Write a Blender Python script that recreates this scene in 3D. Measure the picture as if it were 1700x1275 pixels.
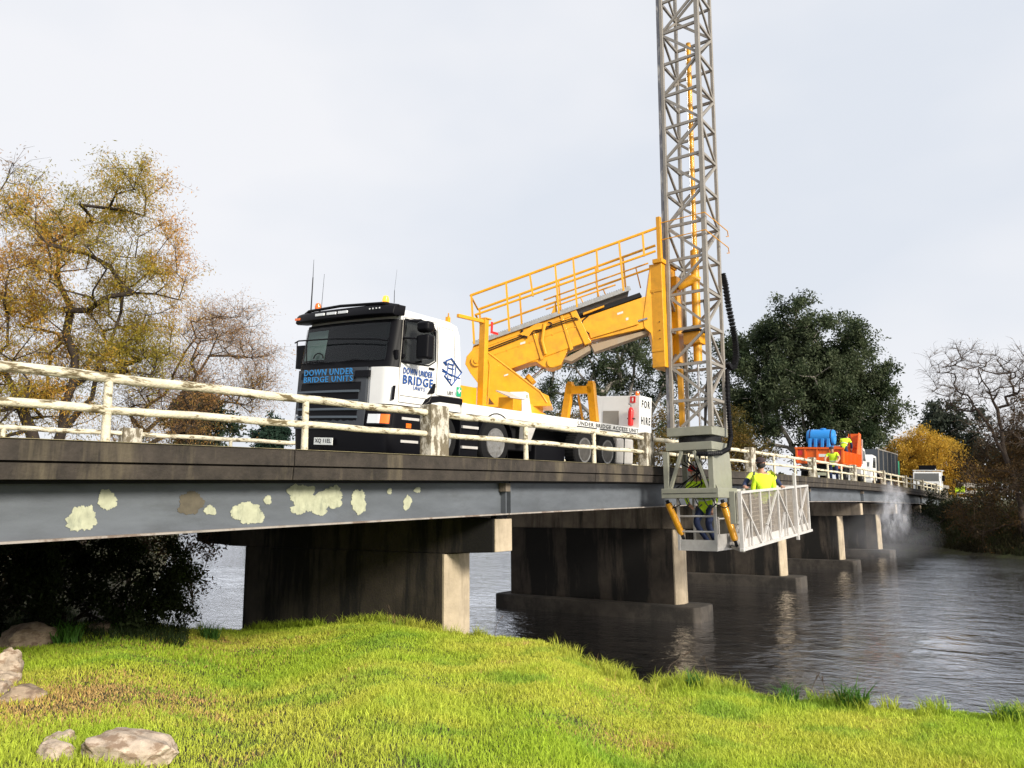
import bpy, bmesh, math, random
import numpy as np
from mathutils import Vector, Matrix
random.seed(7); rng = np.random.default_rng(11)
S = bpy.context.scene
for o in list(bpy.data.objects): bpy.data.objects.remove(o)
R = math.radians
# ------------------------------------------------------------------ camera
AZ, PITCH, ROLL = R(34.8428), R(8.915), R(0.48)
fw = Vector((math.cos(AZ)*math.cos(PITCH), math.sin(AZ)*math.cos(PITCH), math.sin(PITCH)))
rt = Vector((math.sin(AZ), -math.cos(AZ), 0)); up = rt.cross(fw)
r2 = rt*math.cos(ROLL)-up*math.sin(ROLL); u2 = up*math.cos(ROLL)+rt*math.sin(ROLL)
cd = bpy.data.cameras.new('camera'); cam = bpy.data.objects.new('camera', cd); S.collection.objects.link(cam)
cam.matrix_world = Matrix(((r2.x, u2.x, -fw.x, 0), (r2.y, u2.y, -fw.y, 0), (r2.z, u2.z, -fw.z, 0), (0, 0, 0, 1)))
cd.sensor_width = 36; cd.lens = 1282/1700*36; cd.clip_start = 0.05; cd.clip_end = 6000
S.camera = cam
# ------------------------------------------------------------------ world, sun, exposure
SUN_AZ, SUN_EL = R(-106), R(23)
w = bpy.data.worlds.new('World'); S.world = w; w.use_nodes = True
nt = w.node_tree; N = nt.nodes; Lk = nt.links; N.clear()
wo = N.new('ShaderNodeOutputWorld'); bg = N.new('ShaderNodeBackground'); sky = N.new('ShaderNodeTexSky')
sky.sky_type = 'NISHITA'; sky.sun_disc = False; sky.sun_elevation = SUN_EL; sky.sun_rotation = math.pi/2-SUN_AZ; sky.dust_density = 3
tc = N.new('ShaderNodeTexCoord'); mp = N.new('ShaderNodeMapping'); mp.inputs['Scale'].default_value = (1, 1, 2.2)
nz = N.new('ShaderNodeTexNoise'); nz.inputs['Scale'].default_value = 1.5; nz.inputs['Detail'].default_value = 4; nz.inputs['Roughness'].default_value = .5
cr = N.new('ShaderNodeValToRGB')
cr.color_ramp.elements[0].position = .36; cr.color_ramp.elements[0].color = (7.2, 7.6, 8.3, 1)
cr.color_ramp.elements[1].position = .62; cr.color_ramp.elements[1].color = (8.6, 8.65, 8.95, 1)
mx = N.new('ShaderNodeMix'); mx.data_type = 'RGBA'; mx.inputs[0].default_value = .93
Lk.new(tc.outputs['Generated'], mp.inputs[0]); Lk.new(mp.outputs[0], nz.inputs['Vector']); Lk.new(nz.outputs[0], cr.inputs[0])
Lk.new(sky.outputs[0], mx.inputs[6]); Lk.new(cr.outputs[0], mx.inputs[7]); Lk.new(mx.outputs[2], bg.inputs[0]); Lk.new(bg.outputs[0], wo.inputs[0])
bg.inputs[1].default_value = .070
sd = bpy.data.lights.new('sun', 'SUN'); sd.energy = 3.7; sd.angle = R(14); sd.color = (1, .93, .80)
so = bpy.data.objects.new('sun', sd); S.collection.objects.link(so)
sv = Vector((math.cos(SUN_AZ)*math.cos(SUN_EL), math.sin(SUN_AZ)*math.cos(SUN_EL), math.sin(SUN_EL)))
so.rotation_euler = sv.to_track_quat('Z', 'Y').to_euler()
S.view_settings.view_transform = 'Standard'; S.view_settings.look = 'None'; S.view_settings.exposure = .66; S.view_settings.gamma = 1
S.view_settings.use_curve_mapping = False
S.render.engine = 'CYCLES'; S.cycles.max_bounces = 8; S.cycles.transparent_max_bounces = 12; S.cycles.volume_bounces = 1
WATER = -3.24

# ------------------------------------------------------------------ helpers
WM = {}           # world matrices of thing roots
ROOT = {}
def link(o): S.collection.objects.link(o); return o
def props(o, label=None, cat=None, group=None, kind=None):
    if label: o['label'] = label
    if cat: o['category'] = cat
    if group: o['group'] = group
    if kind: o['kind'] = kind
    return o
def thing(name, label, cat, loc=(0, 0, 0), rotz=0, group=None, matrix=None):
    o = link(bpy.data.objects.new(name, None)); o.empty_display_size = .2
    M = matrix if matrix is not None else Matrix.Translation(loc) @ Matrix.Rotation(rotz, 4, 'Z')
    o.matrix_world = M; WM[o.name] = M; ROOT[o.name] = o.name
    return props(o, label, cat, group)
def frame(p, q, upv=(0, 0, 1)):
    p = Vector(p); q = Vector(q); d = (q-p); L = d.length; d = d/max(L, 1e-9); upv = Vector(upv)
    if abs(d.dot(upv)) > .98: upv = Vector((1, 0, 0)) if abs(d.x) < .9 else Vector((0, 1, 0))
    s = d.cross(upv).normalized(); t = s.cross(d).normalized()
    return p, q, d, s, t, L
class MB:
    def __init__(self, M=None): self.v = []; self.f = []; self.M = M; self.mi = []; self.cur = 0
    def add(self, vs, fs):
        b = len(self.v)
        for p in vs:
            p = Vector(p)
            if self.M is not None: p = self.M @ p
            self.v.append(p)
        for f in fs: self.f.append([b+i for i in f]); self.mi.append(self.cur)
        return self
    def box(self, x0, x1, y0, y1, z0, z1):
        return self.add([(x0, y0, z0), (x1, y0, z0), (x1, y1, z0), (x0, y1, z0), (x0, y0, z1), (x1, y0, z1), (x1, y1, z1), (x0, y1, z1)],
                        [(0, 3, 2, 1), (4, 5, 6, 7), (0, 1, 5, 4), (1, 2, 6, 5), (2, 3, 7, 6), (3, 0, 4, 7)])
    def beam(self, p, q, w, h, upv=(0, 0, 1)):
        p, q, d, s, t, L = frame(p, q, upv); s = s*w/2; t = t*h/2
        return self.add([p-s-t, p+s-t, p+s+t, p-s+t, q-s-t, q+s-t, q+s+t, q-s+t],
                        [(0, 1, 2, 3), (7, 6, 5, 4), (0, 4, 5, 1), (1, 5, 6, 2), (2, 6, 7, 3), (3, 7, 4, 0)])
    def tube(self, p, q, r0, r1=None, n=10):
        return self.path([p, q], [r0, r0 if r1 is None else r1], n)
    def path(self, pts, r, n=8, cap=True):
        pts = [Vector(p) for p in pts]; k = len(pts)
        if not hasattr(r, '__len__'): r = [r]*k
        vs = []; prev = None
        for i, p in enumerate(pts):
            a = pts[max(i-1, 0)]; b = pts[min(i+1, k-1)]; d = (b-a)
            d = d.normalized() if d.length > 1e-9 else Vector((0, 0, 1))
            if prev is None:
                u = Vector((0, 0, 1)) if abs(d.z) < .9 else Vector((1, 0, 0)); s = d.cross(u).normalized()
            else: s = (prev-d*prev.dot(d)).normalized()
            prev = s; t = d.cross(s)
            for j in range(n):
                a_ = 2*math.pi*j/n; vs.append(p+(s*math.cos(a_)+t*math.sin(a_))*r[i])
        fs = []
        for i in range(k-1):
            for j in range(n):
                j2 = (j+1) % n; fs.append((i*n+j, i*n+j2, (i+1)*n+j2, (i+1)*n+j))
        if cap: fs.append(tuple(reversed(range(n)))); fs.append(tuple(range((k-1)*n, k*n)))
        return self.add(vs, fs)
    def prism(self, poly, vec):
        vec = Vector(vec); n = len(poly); P = [Vector(p) for p in poly]
        vs = P+[p+vec for p in P]
        fs = [tuple(range(n)), tuple(reversed(range(n, 2*n)))]+[((i+1) % n, i, i+n, (i+1) % n+n) for i in range(n)]
        return self.add(vs, fs)
    def lathe(self, prof, c, axis='Y', n=24):
        # prof: list (r, h) along axis
        c = Vector(c); A = {'X': (Vector((1, 0, 0)), Vector((0, 1, 0)), Vector((0, 0, 1))), 'Y': (Vector((0, 1, 0)), Vector((0, 0, 1)), Vector((1, 0, 0))), 'Z': (Vector((0, 0, 1)), Vector((1, 0, 0)), Vector((0, 1, 0)))}[axis]
        vs = []; fs = []
        for r_, h in prof:
            for j in range(n):
                a = 2*math.pi*j/n; vs.append(c+A[0]*h+(A[1]*math.cos(a)+A[2]*math.sin(a))*r_)
        for i in range(len(prof)-1):
            for j in range(n):
                j2 = (j+1) % n; fs.append((i*n+j, i*n+j2, (i+1)*n+j2, (i+1)*n+j))
        fs.append(tuple(reversed(range(n)))); fs.append(tuple(range((len(prof)-1)*n, len(prof)*n)))
        return self.add(vs, fs)
    def build(self, name, mat, parent=None, label=None, cat=None, group=None, kind=None, bevel=0, smooth=False, seg=2, origin=None):
        me = bpy.data.meshes.new(name)
        M = WM[ROOT[parent.name]] if parent is not None else Matrix.Translation(origin) if origin is not None else Matrix.Identity(4)
        Mi = M.inverted()
        me.from_pydata([tuple(Mi @ p) for p in self.v], [], self.f)
        bm = bmesh.new(); bm.from_mesh(me); bmesh.ops.recalc_face_normals(bm, faces=bm.faces); bm.to_mesh(me); bm.free()
        mats = mat if isinstance(mat, (list, tuple)) else [mat]
        for m in mats: me.materials.append(m)
        if len(mats) > 1: me.polygons.foreach_set('material_index', self.mi)
        if smooth:
            me.polygons.foreach_set('use_smooth', [True]*len(me.polygons))
        o = link(bpy.data.objects.new(name, me))
        if parent is not None: o.parent = parent; ROOT[o.name] = ROOT[parent.name]
        else: o.matrix_world = M; WM[o.name] = M; ROOT[o.name] = o.name
        if bevel:
            b = o.modifiers.new('bevel', 'BEVEL'); b.width = bevel; b.segments = seg; b.limit_method = 'ANGLE'; b.angle_limit = R(40)
            if smooth is False: me.polygons.foreach_set('use_smooth', [True]*len(me.polygons)); b.harden_normals = True
        elif smooth:
            try:
                me.set_sharp_from_angle(angle=R(38))
            except Exception: pass
        return props(o, label, cat, group, kind)
def npmesh(name, V, F, mat, parent=None, cols=None, kind=None, label=None, cat=None, origin=(0, 0, 0), smooth=False, group=None, nper=3, matidx=None):
    """V (n,3) world, F (m,nper) ints"""
    me = bpy.data.meshes.new(name)
    M = WM[ROOT[parent.name]] if parent is not None else Matrix.Translation(origin)
    Mi = np.array(M.inverted()); V = V@Mi[:3, :3].T+Mi[:3, 3]
    me.vertices.add(len(V)); me.vertices.foreach_set('co', V.astype(np.float32).ravel())
    m = len(F); me.loops.add(m*nper); me.loops.foreach_set('vertex_index', F.astype(np.int32).ravel())
    me.polygons.add(m); me.polygons.foreach_set('loop_start', np.arange(0, m*nper, nper, dtype=np.int32))
    try: me.polygons.foreach_set('loop_total', np.full(m, nper, dtype=np.int32))
    except Exception: pass
    me.update(calc_edges=True); me.validate()
    if cols is not None:
        a = me.color_attributes.new('tint', 'FLOAT_COLOR', 'POINT'); c = np.ones((len(V), 4), np.float32); c[:, :3] = cols; a.data.foreach_set('color', c.ravel())
    me.polygons.foreach_set('use_smooth', [smooth]*m)
    me.materials.append(mat)
    o = link(bpy.data.objects.new(name, me))
    if parent is not None: o.parent = parent; ROOT[o.name] = ROOT[parent.name]
    else: o.matrix_world = M; WM[o.name] = M; ROOT[o.name] = o.name
    return props(o, label, cat, group, kind)
def copy_part(src, parent, loc=None, offset=None, name=None):
    c = src.copy(); S.collection.objects.link(c); c.parent = parent; ROOT[c.name] = ROOT[parent.name]
    if loc is not None: c.location = loc
    if offset is not None: c.location = Vector(src.location)+Vector(offset)
    return c

# ------------------------------------------------------------------ materials
def mat(name, col, rough=.6, metal=0, var=0, vscale=6, bump=0, bscale=40, dirt=None, dcol=(.05, .045, .035), dscale=(3, 3, 3), dlo=.5, dhi=.62, spec=.5, coat=0, vstretch=None, detail=5):
    m = bpy.data.materials.new(name); m.use_nodes = True; nt = m.node_tree; N = nt.nodes; L = nt.links
    b = N['Principled BSDF']; b.inputs['Roughness'].default_value = rough; b.inputs['Metallic'].default_value = metal
    b.inputs['Specular IOR Level'].default_value = spec; b.inputs['Coat Weight'].default_value = coat
    tc = N.new('ShaderNodeTexCoord'); out = None
    if var:
        n1 = N.new('ShaderNodeTexNoise'); n1.inputs['Scale'].default_value = vscale; n1.inputs['Detail'].default_value = 6; n1.inputs['Roughness'].default_value = .65
        if vstretch:
            mp = N.new('ShaderNodeMapping'); mp.inputs['Scale'].default_value = vstretch; L.new(tc.outputs['Object'], mp.inputs[0]); L.new(mp.outputs[0], n1.inputs['Vector'])
        else: L.new(tc.outputs['Object'], n1.inputs['Vector'])
        r_ = N.new('ShaderNodeValToRGB'); r_.color_ramp.elements[0].position = .3; r_.color_ramp.elements[1].position = .7
        r_.color_ramp.elements[0].color = tuple(c*(1-var) for c in col)+(1,); r_.color_ramp.elements[1].color = tuple(min(1, c*(1+var*.5)) for c in col)+(1,)
        L.new(n1.outputs[0], r_.inputs[0]); out = r_.outputs[0]
    if dirt:
        n2 = N.new('ShaderNodeTexNoise'); n2.inputs['Scale'].default_value = 1; n2.inputs['Detail'].default_value = detail; n2.inputs['Roughness'].default_value = .68
        mp = N.new('ShaderNodeMapping'); mp.inputs['Scale'].default_value = dscale; L.new(tc.outputs['Object'], mp.inputs[0]); L.new(mp.outputs[0], n2.inputs['Vector'])
        rr = N.new('ShaderNodeMapRange'); rr.inputs[1].default_value = dlo; rr.inputs[2].default_value = dhi; rr.inputs[4].default_value = dirt; L.new(n2.outputs[0], rr.inputs[0])
        mx = N.new('ShaderNodeMix'); mx.data_type = 'RGBA'; L.new(rr.outputs[0], mx.inputs[0]); mx.inputs[7].default_value = dcol+(1,)
        if out: L.new(out, mx.inputs[6])
        else: mx.inputs[6].default_value = tuple(col)+(1,)
        out = mx.outputs[2]
        ra = N.new('ShaderNodeMapRange'); ra.inputs[3].default_value = rough; ra.inputs[4].default_value = min(1, rough+.3); L.new(rr.outputs[0], ra.inputs[0]); L.new(ra.outputs[0], b.inputs['Roughness'])
    if out: L.new(out, b.inputs['Base Color'])
    else: b.inputs['Base Color'].default_value = tuple(col)+(1,)
    if bump:
        n3 = N.new('ShaderNodeTexNoise'); n3.inputs['Scale'].default_value = bscale; n3.inputs['Detail'].default_value = 5; L.new(tc.outputs['Object'], n3.inputs['Vector'])
        bp = N.new('ShaderNodeBump'); bp.inputs['Strength'].default_value = bump; bp.inputs['Distance'].default_value = .02; L.new(n3.outputs[0], bp.inputs['Height']); L.new(bp.outputs[0], b.inputs['Normal'])
    return m
def leafmat(name, trans=.35, rough=.7):
    m = bpy.data.materials.new(name); m.use_nodes = True; nt = m.node_tree; N = nt.nodes; L = nt.links; b = N['Principled BSDF']
    a = N.new('ShaderNodeAttribute'); a.attribute_name = 'tint'; L.new(a.outputs['Color'], b.inputs['Base Color']); b.inputs['Roughness'].default_value = rough
    b.inputs['Specular IOR Level'].default_value = .25
    t = N.new('ShaderNodeBsdfTranslucent'); L.new(a.outputs['Color'], t.inputs[0]); ms = N.new('ShaderNodeMixShader'); ms.inputs[0].default_value = trans
    L.new(b.outputs[0], ms.inputs[1]); L.new(t.outputs[0], ms.inputs[2]); L.new(ms.outputs[0], N['Material Output'].inputs[0]); return m
M = {}
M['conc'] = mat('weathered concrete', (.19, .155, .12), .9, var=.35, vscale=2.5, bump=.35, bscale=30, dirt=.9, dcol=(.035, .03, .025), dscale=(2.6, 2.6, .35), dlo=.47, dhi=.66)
M['foot'] = mat('dark footing concrete', (.055, .046, .038), .85, var=.4, vscale=2, bump=.4, bscale=24, dirt=.8, dcol=(.02, .018, .016), dscale=(1.5, 1.5, 1.2), dlo=.45, dhi=.6)  # darker than the weathered concrete, with random blotches
M['pier'] = mat('streaked pier concrete with painted shade', (.050, .039, .030), .9, var=.5, vscale=2.2, bump=.3, bscale=24, dirt=.93, dcol=(.005, .0045, .0045), dscale=(.9, .9, .13), dlo=.455, dhi=.53, detail=7)  # near-black base and streaks carry the shade under the deck
M['pierend'] = mat('pier end concrete in lit tone', (.42, .345, .25), .9, var=.25, vscale=3, bump=.3, bscale=30, dirt=.6, dcol=(.12, .10, .06), dscale=(4, 4, .6), dlo=.5, dhi=.75)  # same piers in a paler colour, painting their ends as lit
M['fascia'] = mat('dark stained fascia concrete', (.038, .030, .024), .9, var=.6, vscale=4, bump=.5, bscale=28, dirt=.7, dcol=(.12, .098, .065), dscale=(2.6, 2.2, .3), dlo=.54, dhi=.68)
M['kerb'] = mat('mossy kerb', (.26, .22, .12), .9, var=.5, vscale=5, bump=.3)
M['steel'] = mat('grey girder paint', (.105, .118, .138), .55, var=.35, vscale=1.2, vstretch=(.5, 1, 2), dirt=.5, dcol=(.05, .055, .06), dscale=(1.2, 1, 3), dlo=.5, dhi=.72, bump=.1, bscale=60)
M['flange'] = mat('flange edge', (.38, .34, .31), .6, var=.5, vscale=3, dirt=.8, dcol=(.10, .06, .04), dscale=(3, 3, 3))
M['primer'] = mat('pale green primer', (.41, .42, .30), .65, var=.22, vscale=9, dirt=.55, dcol=(.17, .19, .15), dscale=(14, 14, 5), dlo=.52, dhi=.7)
M['stain'] = mat('brown rust stain', (.10, .085, .06), .8, var=.3, vscale=9)
M['rail'] = mat('peeling cream rail paint', (.68, .62, .47), .65, var=.25, vscale=7, bump=.7, bscale=35, dirt=1, dcol=(.13, .10, .05), dscale=(3.5, 12, 12), dlo=.525, dhi=.60, detail=10)
M['post'] = mat('flaking white post', (.56, .52, .44), .75, var=.2, vscale=9, bump=.5, bscale=30, dirt=1, dcol=(.15, .125, .085), dscale=(7, 7, 3.5), dlo=.44, dhi=.52, detail=10)
M['asphalt'] = mat('asphalt', (.05, .05, .05), .9, var=.3, vscale=30, bump=.3, bscale=120)
M['white'] = mat('white truck paint', (.78, .78, .77), .35, var=.05, vscale=3, coat=.3, dirt=.25, dcol=(.35, .33, .30), dscale=(4, 4, 1), dlo=.55, dhi=.8)
M['offwhite'] = mat('beige underside panel', (.30, .22, .14), .5, var=.08, dirt=.3, dcol=(.3, .28, .24), dscale=(3, 3, 1.2))
M['black'] = mat('black plastic', (.005, .005, .007), .45, var=.1, vscale=3, spec=.12)
M['char'] = mat('charcoal grille paint', (.050, .056, .066), .4, spec=.3)
M['slat'] = mat('blue grey grille slat', (.055, .072, .09), .4)
M['rubber'] = mat('tyre rubber', (.009, .009, .010), .85, var=.3, vscale=20, bump=.2, spec=.2)
M['rim'] = mat('steel rim', (.26, .26, .26), .5, metal=.4, var=.4, vscale=12, dirt=.5, dcol=(.12, .10, .08), dscale=(9, 9, 9))
M['yellow'] = mat('yellow crane paint', (.72, .325, .005), .42, var=.16, vscale=3.5, coat=.15, bump=.05, dirt=.55, dcol=(.25, .11, .012), dscale=(3, 3, 3), dlo=.52, dhi=.8)
M['galv'] = mat('weathered aluminium', (.30, .275, .245), .5, metal=.25, var=.18, vscale=4, dirt=.4, dcol=(.2, .175, .145), dscale=(6, 6, 1.5), dlo=.5, dhi=.75)
M['alu'] = mat('bright aluminium', (.60, .58, .56), .42, metal=.25, var=.12, vscale=7, dirt=.25, dcol=(.4, .36, .32), dscale=(5, 5, 5))
M['boxalu'] = mat('grey green plate', (.26, .262, .215), .5, metal=.15, var=.12, vscale=5, dirt=.3, dcol=(.3, .29, .22), dscale=(4, 4, 2))
M['dark'] = mat('dark machinery', (.012, .012, .014), .65, var=.3, vscale=12, spec=.2)
M['hole'] = mat('shadowed steel', (.004, .004, .004), 1, spec=0)
M['rimd'] = mat('drive rim with dish shade', (.09, .085, .08), .6, metal=.3, var=.4, vscale=10)  # shade of the deep wheel dish put into the colour
M['chrome'] = mat('cylinder rod', (.55, .55, .55), .2, metal=1)
M['decal'] = mat('faded decal', (.7, .6, .55), .6, var=.3, vscale=30)
M['grey'] = mat('grey panel', (.27, .25, .22), .55, var=.1)
M['red'] = mat('red paint', (.62, .012, .012), .35, coat=.4)
M['amber'] = mat('orange beacon lens', (.9, .16, .01), .2, coat=.5)
M['blueT'] = mat('light blue lettering', (.02, .25, .62), .4)
M['navyT'] = mat('navy lettering', (.012, .07, .28), .4)
M['blackT'] = mat('black lettering', (.012, .012, .014), .5)
M['green'] = mat('green sticker', (.01, .34, .16), .5)
M['plate'] = mat('number plate', (.74, .76, .74), .4)
M['orange'] = mat('orange truck paint', (.80, .13, .008), .4, var=.12, vscale=1.5, dirt=.3, dcol=(.35, .07, .02), dscale=(2, 2, 2))
M['bluep'] = mat('blue plastic tank', (.015, .22, .62), .4, var=.06)
M['hivisy'] = mat('hi-vis yellow fabric', (.66, .95, .03), .8, var=.1, vscale=14, bump=.3, bscale=25)
M['hivisl'] = mat('hi-vis lemon fabric', (.74, .85, .10), .8, var=.12, vscale=14, bump=.3, bscale=25)
M['refl'] = mat('reflective tape', (.62, .68, .60), .4)
M['navy'] = mat('navy fabric', (.016, .028, .085), .85, var=.3, vscale=10, bump=.4, bscale=20)
M['skin'] = mat('skin', (.48, .26, .18), .55)
M['cap'] = mat('dark cap fabric', (.03, .018, .02), .85)
M['beard'] = mat('black face cover', (.012, .012, .014), .85)
M['helmet'] = mat('red helmet', (.72, .03, .015), .3, coat=.4)
M['strap'] = mat('dark strap', (.015, .02, .08), .7)
M['cage'] = mat('dark blue grey steel', (.045, .055, .07), .5)
M['bark'] = mat('dark willow bark', (.038, .027, .02), .9, var=.4, vscale=6, bump=.5)
M['barkeuc'] = mat('grey gum bark', (.30, .27, .24), .85, var=.35, vscale=1.5)
M['twig'] = mat('bare brown twig', (.075, .05, .033), .9, var=.3, vscale=3)
M['barktwig'] = mat('dark brown bare bark', (.045, .031, .022), .9, var=.3, vscale=3)
M['leaf'] = leafmat('leaf', .45); M['grass'] = leafmat('grass blade', .4, .6)
M['rock'] = mat('pale tan rock', (.38, .29, .21), .9, var=.4, vscale=4, bump=.8, bscale=14, dirt=.85, dcol=(.15, .10, .07), dscale=(5, 6, 9), dlo=.47, dhi=.6, detail=10)
M['glow'] = mat('lit amber lamp', (1, .55, .15), .3)
_n = M['glow'].node_tree.nodes['Principled BSDF']; _n.inputs['Emission Color'].default_value = (1, .42, .04, 1); _n.inputs['Emission Strength'].default_value = .9; _n.inputs['Base Color'].default_value = (.8, .3, .03, 1)
def glassmat(name, col, rough=.03, a=1):
    m = bpy.data.materials.new(name); m.use_nodes = True; b = m.node_tree.nodes['Principled BSDF']
    b.inputs['Base Color'].default_value = col+(1,); b.inputs['Roughness'].default_value = rough; b.inputs['Alpha'].default_value = a; b.inputs['Specular IOR Level'].default_value = .6; b.inputs['IOR'].default_value = 1.5
    return m
M['glass'] = glassmat('dark tinted glass', (.004, .007, .008), .04, .60)
M['glass'].node_tree.nodes['Principled BSDF'].inputs['Specular IOR Level'].default_value = .35
M['lens'] = glassmat('headlamp glass', (.75, .78, .8), .08)
M['screen'] = glassmat('windscreen glass', (.004, .007, .008), .04, .30)
M['sideglass'] = glassmat('green side glass', (.02, .05, .05), .04, .8)

# ------------------------------------------------------------------ bridge profile
def zk(X): return .98-(.00034 if X < 35 else .00028)*(X-35)**2
def road_z(X, Y): return zk(X)-.1+.05*max(0, min(Y, 12.2)-8.05)-.05*max(0, Y-12.2)
def pol(az, s, r): return Vector((r*math.cos(R(az)), r*math.sin(R(az)), s*r))

# ------------------------------------------------------------------ terrain
CA = np.array([-95, -80, -60, -20, 2.9, 9.3, 16.6, 22.4, 25.3, 28.6, 32.8, 38.4, 44, 49.7, 53.8, 57.8, 61, 67.5, 90, 120, 150])
CRr = np.array([400, 60, 10.5, 10.3, 10.2, 10, 10, 10.4, 10.4, 11.2, 12.4, 14, 15.2, 16.9, 18.4, 16.5, 15.5, 15, 15, 40, 400])
CZ = np.array([-1.8, -2, -2.3, -2.28, -2.27, -2.29, -2.3, -2.23, -2.29, -2.24, -2.08, -2.23, -2.12, -2.41, -2.63, -2.28, -2.03, -2.03, -2.0, -1.9, -1.8])
_t = [rng.random((64, 64)) for _ in range(3)]
def vnoise(x, y, k=0):
    t = _t[k]; xi = np.floor(x).astype(int); yi = np.floor(y).astype(int); fx = x-xi; fy = y-yi; fx = fx*fx*(3-2*fx); fy = fy*fy*(3-2*fy)
    a = t[xi % 64, yi % 64]; b = t[(xi+1) % 64, yi % 64]; c = t[xi % 64, (yi+1) % 64]; d = t[(xi+1) % 64, (yi+1) % 64]
    return (a*(1-fx)+b*fx)*(1-fy)+(c*(1-fx)+d*fx)*fy
def fbm(x, y, o=4, k=0): return sum(vnoise(x*2**i+i*7.3, y*2**i+i*3.1, k)*.5**(i+1) for i in range(o))
def shore_x(y):
    y = np.asarray(y, float)
    return np.where(y < 8.7, 58-.9*(8.7-y), np.where(y < 30, 58-.15*(y-8.7), 54.8+.6*(y-30)))
def ground(x, y):
    x = np.asarray(x, float); y = np.asarray(y, float)
    r = np.hypot(x, y); az = np.degrees(np.arctan2(y, x))
    az2 = np.where(az < -100, 150, az)
    Rc = np.interp(az2, CA, CRr); zc = np.interp(az2, CA, CZ)
    n = fbm(x*.8, y*.8)-.5
    inside = -1.55+(zc+1.55)*np.clip(r/Rc, 0, 1)+n*.10*np.clip(r/4, 0, 1)*np.clip((Rc-r)/1.5, .25, 1)
    hn = np.where(r < Rc, inside, zc-.8*(r-Rc)-.1)
    hn = np.maximum(hn, -4.6)
    dl = np.radians(az2-57.2)*np.maximum(r, 1)
    hl = np.where((az2 > 50) & (r > 9), np.clip(-4.6+dl*1.1, -4.6, -2.1+n*.5+np.clip((r-30)*.03, 0, 1.2)), -4.6)
    xs = shore_x(y)+2.5*(fbm(x*.15, y*.15, 3, 1)-.5)
    d = x-xs
    hf = np.where(d < 0, -4.6+np.clip(d+3, 0, 3)*.35, np.clip(-3.5+d*.42, -3.5, -.75)+n*.6*np.clip(d/4, 0, 1))
    # road embankment beyond the bridge end
    e = np.clip(1-(np.abs(y-12.2)-5.2)/3.5, 0, 1)*np.clip((x-72)/2.5, 0, 1)
    hf = np.where((x > 71), hf*(1-e)+(.30)*e, hf)
    far = np.clip((r-400)/300, 0, 1)
    return np.maximum(np.maximum(hn, hl), hf)*(1-far)+far*(-.6)
rr = np.concatenate([np.linspace(.3, 20, 100), np.geomspace(20.4, 130, 130)[0:], np.geomspace(133, 3500, 50)])
aa = np.radians(np.linspace(0, 360, 721)[:-1])
RRg, AAg = np.meshgrid(rr, aa, indexing='ij'); gx = RRg*np.cos(AAg); gy = RRg*np.sin(AAg); gz = ground(gx, gy)
V = np.stack([gx.ravel(), gy.ravel(), gz.ravel()], 1); V = np.vstack([V, [[0, 0, -1.55]]])
nr, na = len(rr), len(aa); ii, jj = np.meshgrid(np.arange(nr-1), np.arange(na), indexing='ij'); j2 = (jj+1) % na
F = np.stack([ii*na+jj, (ii+1)*na+jj, (ii+1)*na+j2, ii*na+j2], -1).reshape(-1, 4)
def groundmat():
    m = bpy.data.materials.new('soil and turf'); m.use_nodes = True; nt = m.node_tree; N = nt.nodes; L = nt.links; b = N['Principled BSDF']; b.inputs['Roughness'].default_value = .95
    g = N.new('ShaderNodeNewGeometry'); n1 = N.new('ShaderNodeTexNoise'); n1.inputs['Scale'].default_value = .6; n1.inputs['Detail'].default_value = 8; n1.inputs['Roughness'].default_value = .7
    L.new(g.outputs['Position'], n1.inputs['Vector']); r_ = N.new('ShaderNodeValToRGB'); e = r_.color_ramp.elements
    e[0].position = .36; e[0].color = (.035, .028, .016, 1); e[1].position = .66; e[1].color = (.085, .095, .03, 1); x = e.new(.5); x.color = (.06, .055, .025, 1)
    L.new(n1.outputs[0], r_.inputs[0]); L.new(r_.outputs[0], b.inputs['Base Color'])
    n2 = N.new('ShaderNodeTexNoise'); n2.inputs['Scale'].default_value = 9; n2.inputs['Detail'].default_value = 6; L.new(g.outputs['Position'], n2.inputs['Vector'])
    bp = N.new('ShaderNodeBump'); bp.inputs['Distance'].default_value = .1; L.new(n2.outputs[0], bp.inputs['Height']); L.new(bp.outputs[0], b.inputs['Normal']); return m
gmat = groundmat()
go = npmesh('ground', V, F, gmat, nper=4, kind='structure', smooth=True)
# small centre disc so that the sheet is closed under the viewpoint
mc = MB(); mc.add([(0.31*math.cos(a), .31*math.sin(a), -1.56) for a in np.linspace(0, 2*math.pi, 24, endpoint=False)], [tuple(range(24))]); mc.build('ground', gmat, kind='structure')
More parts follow.
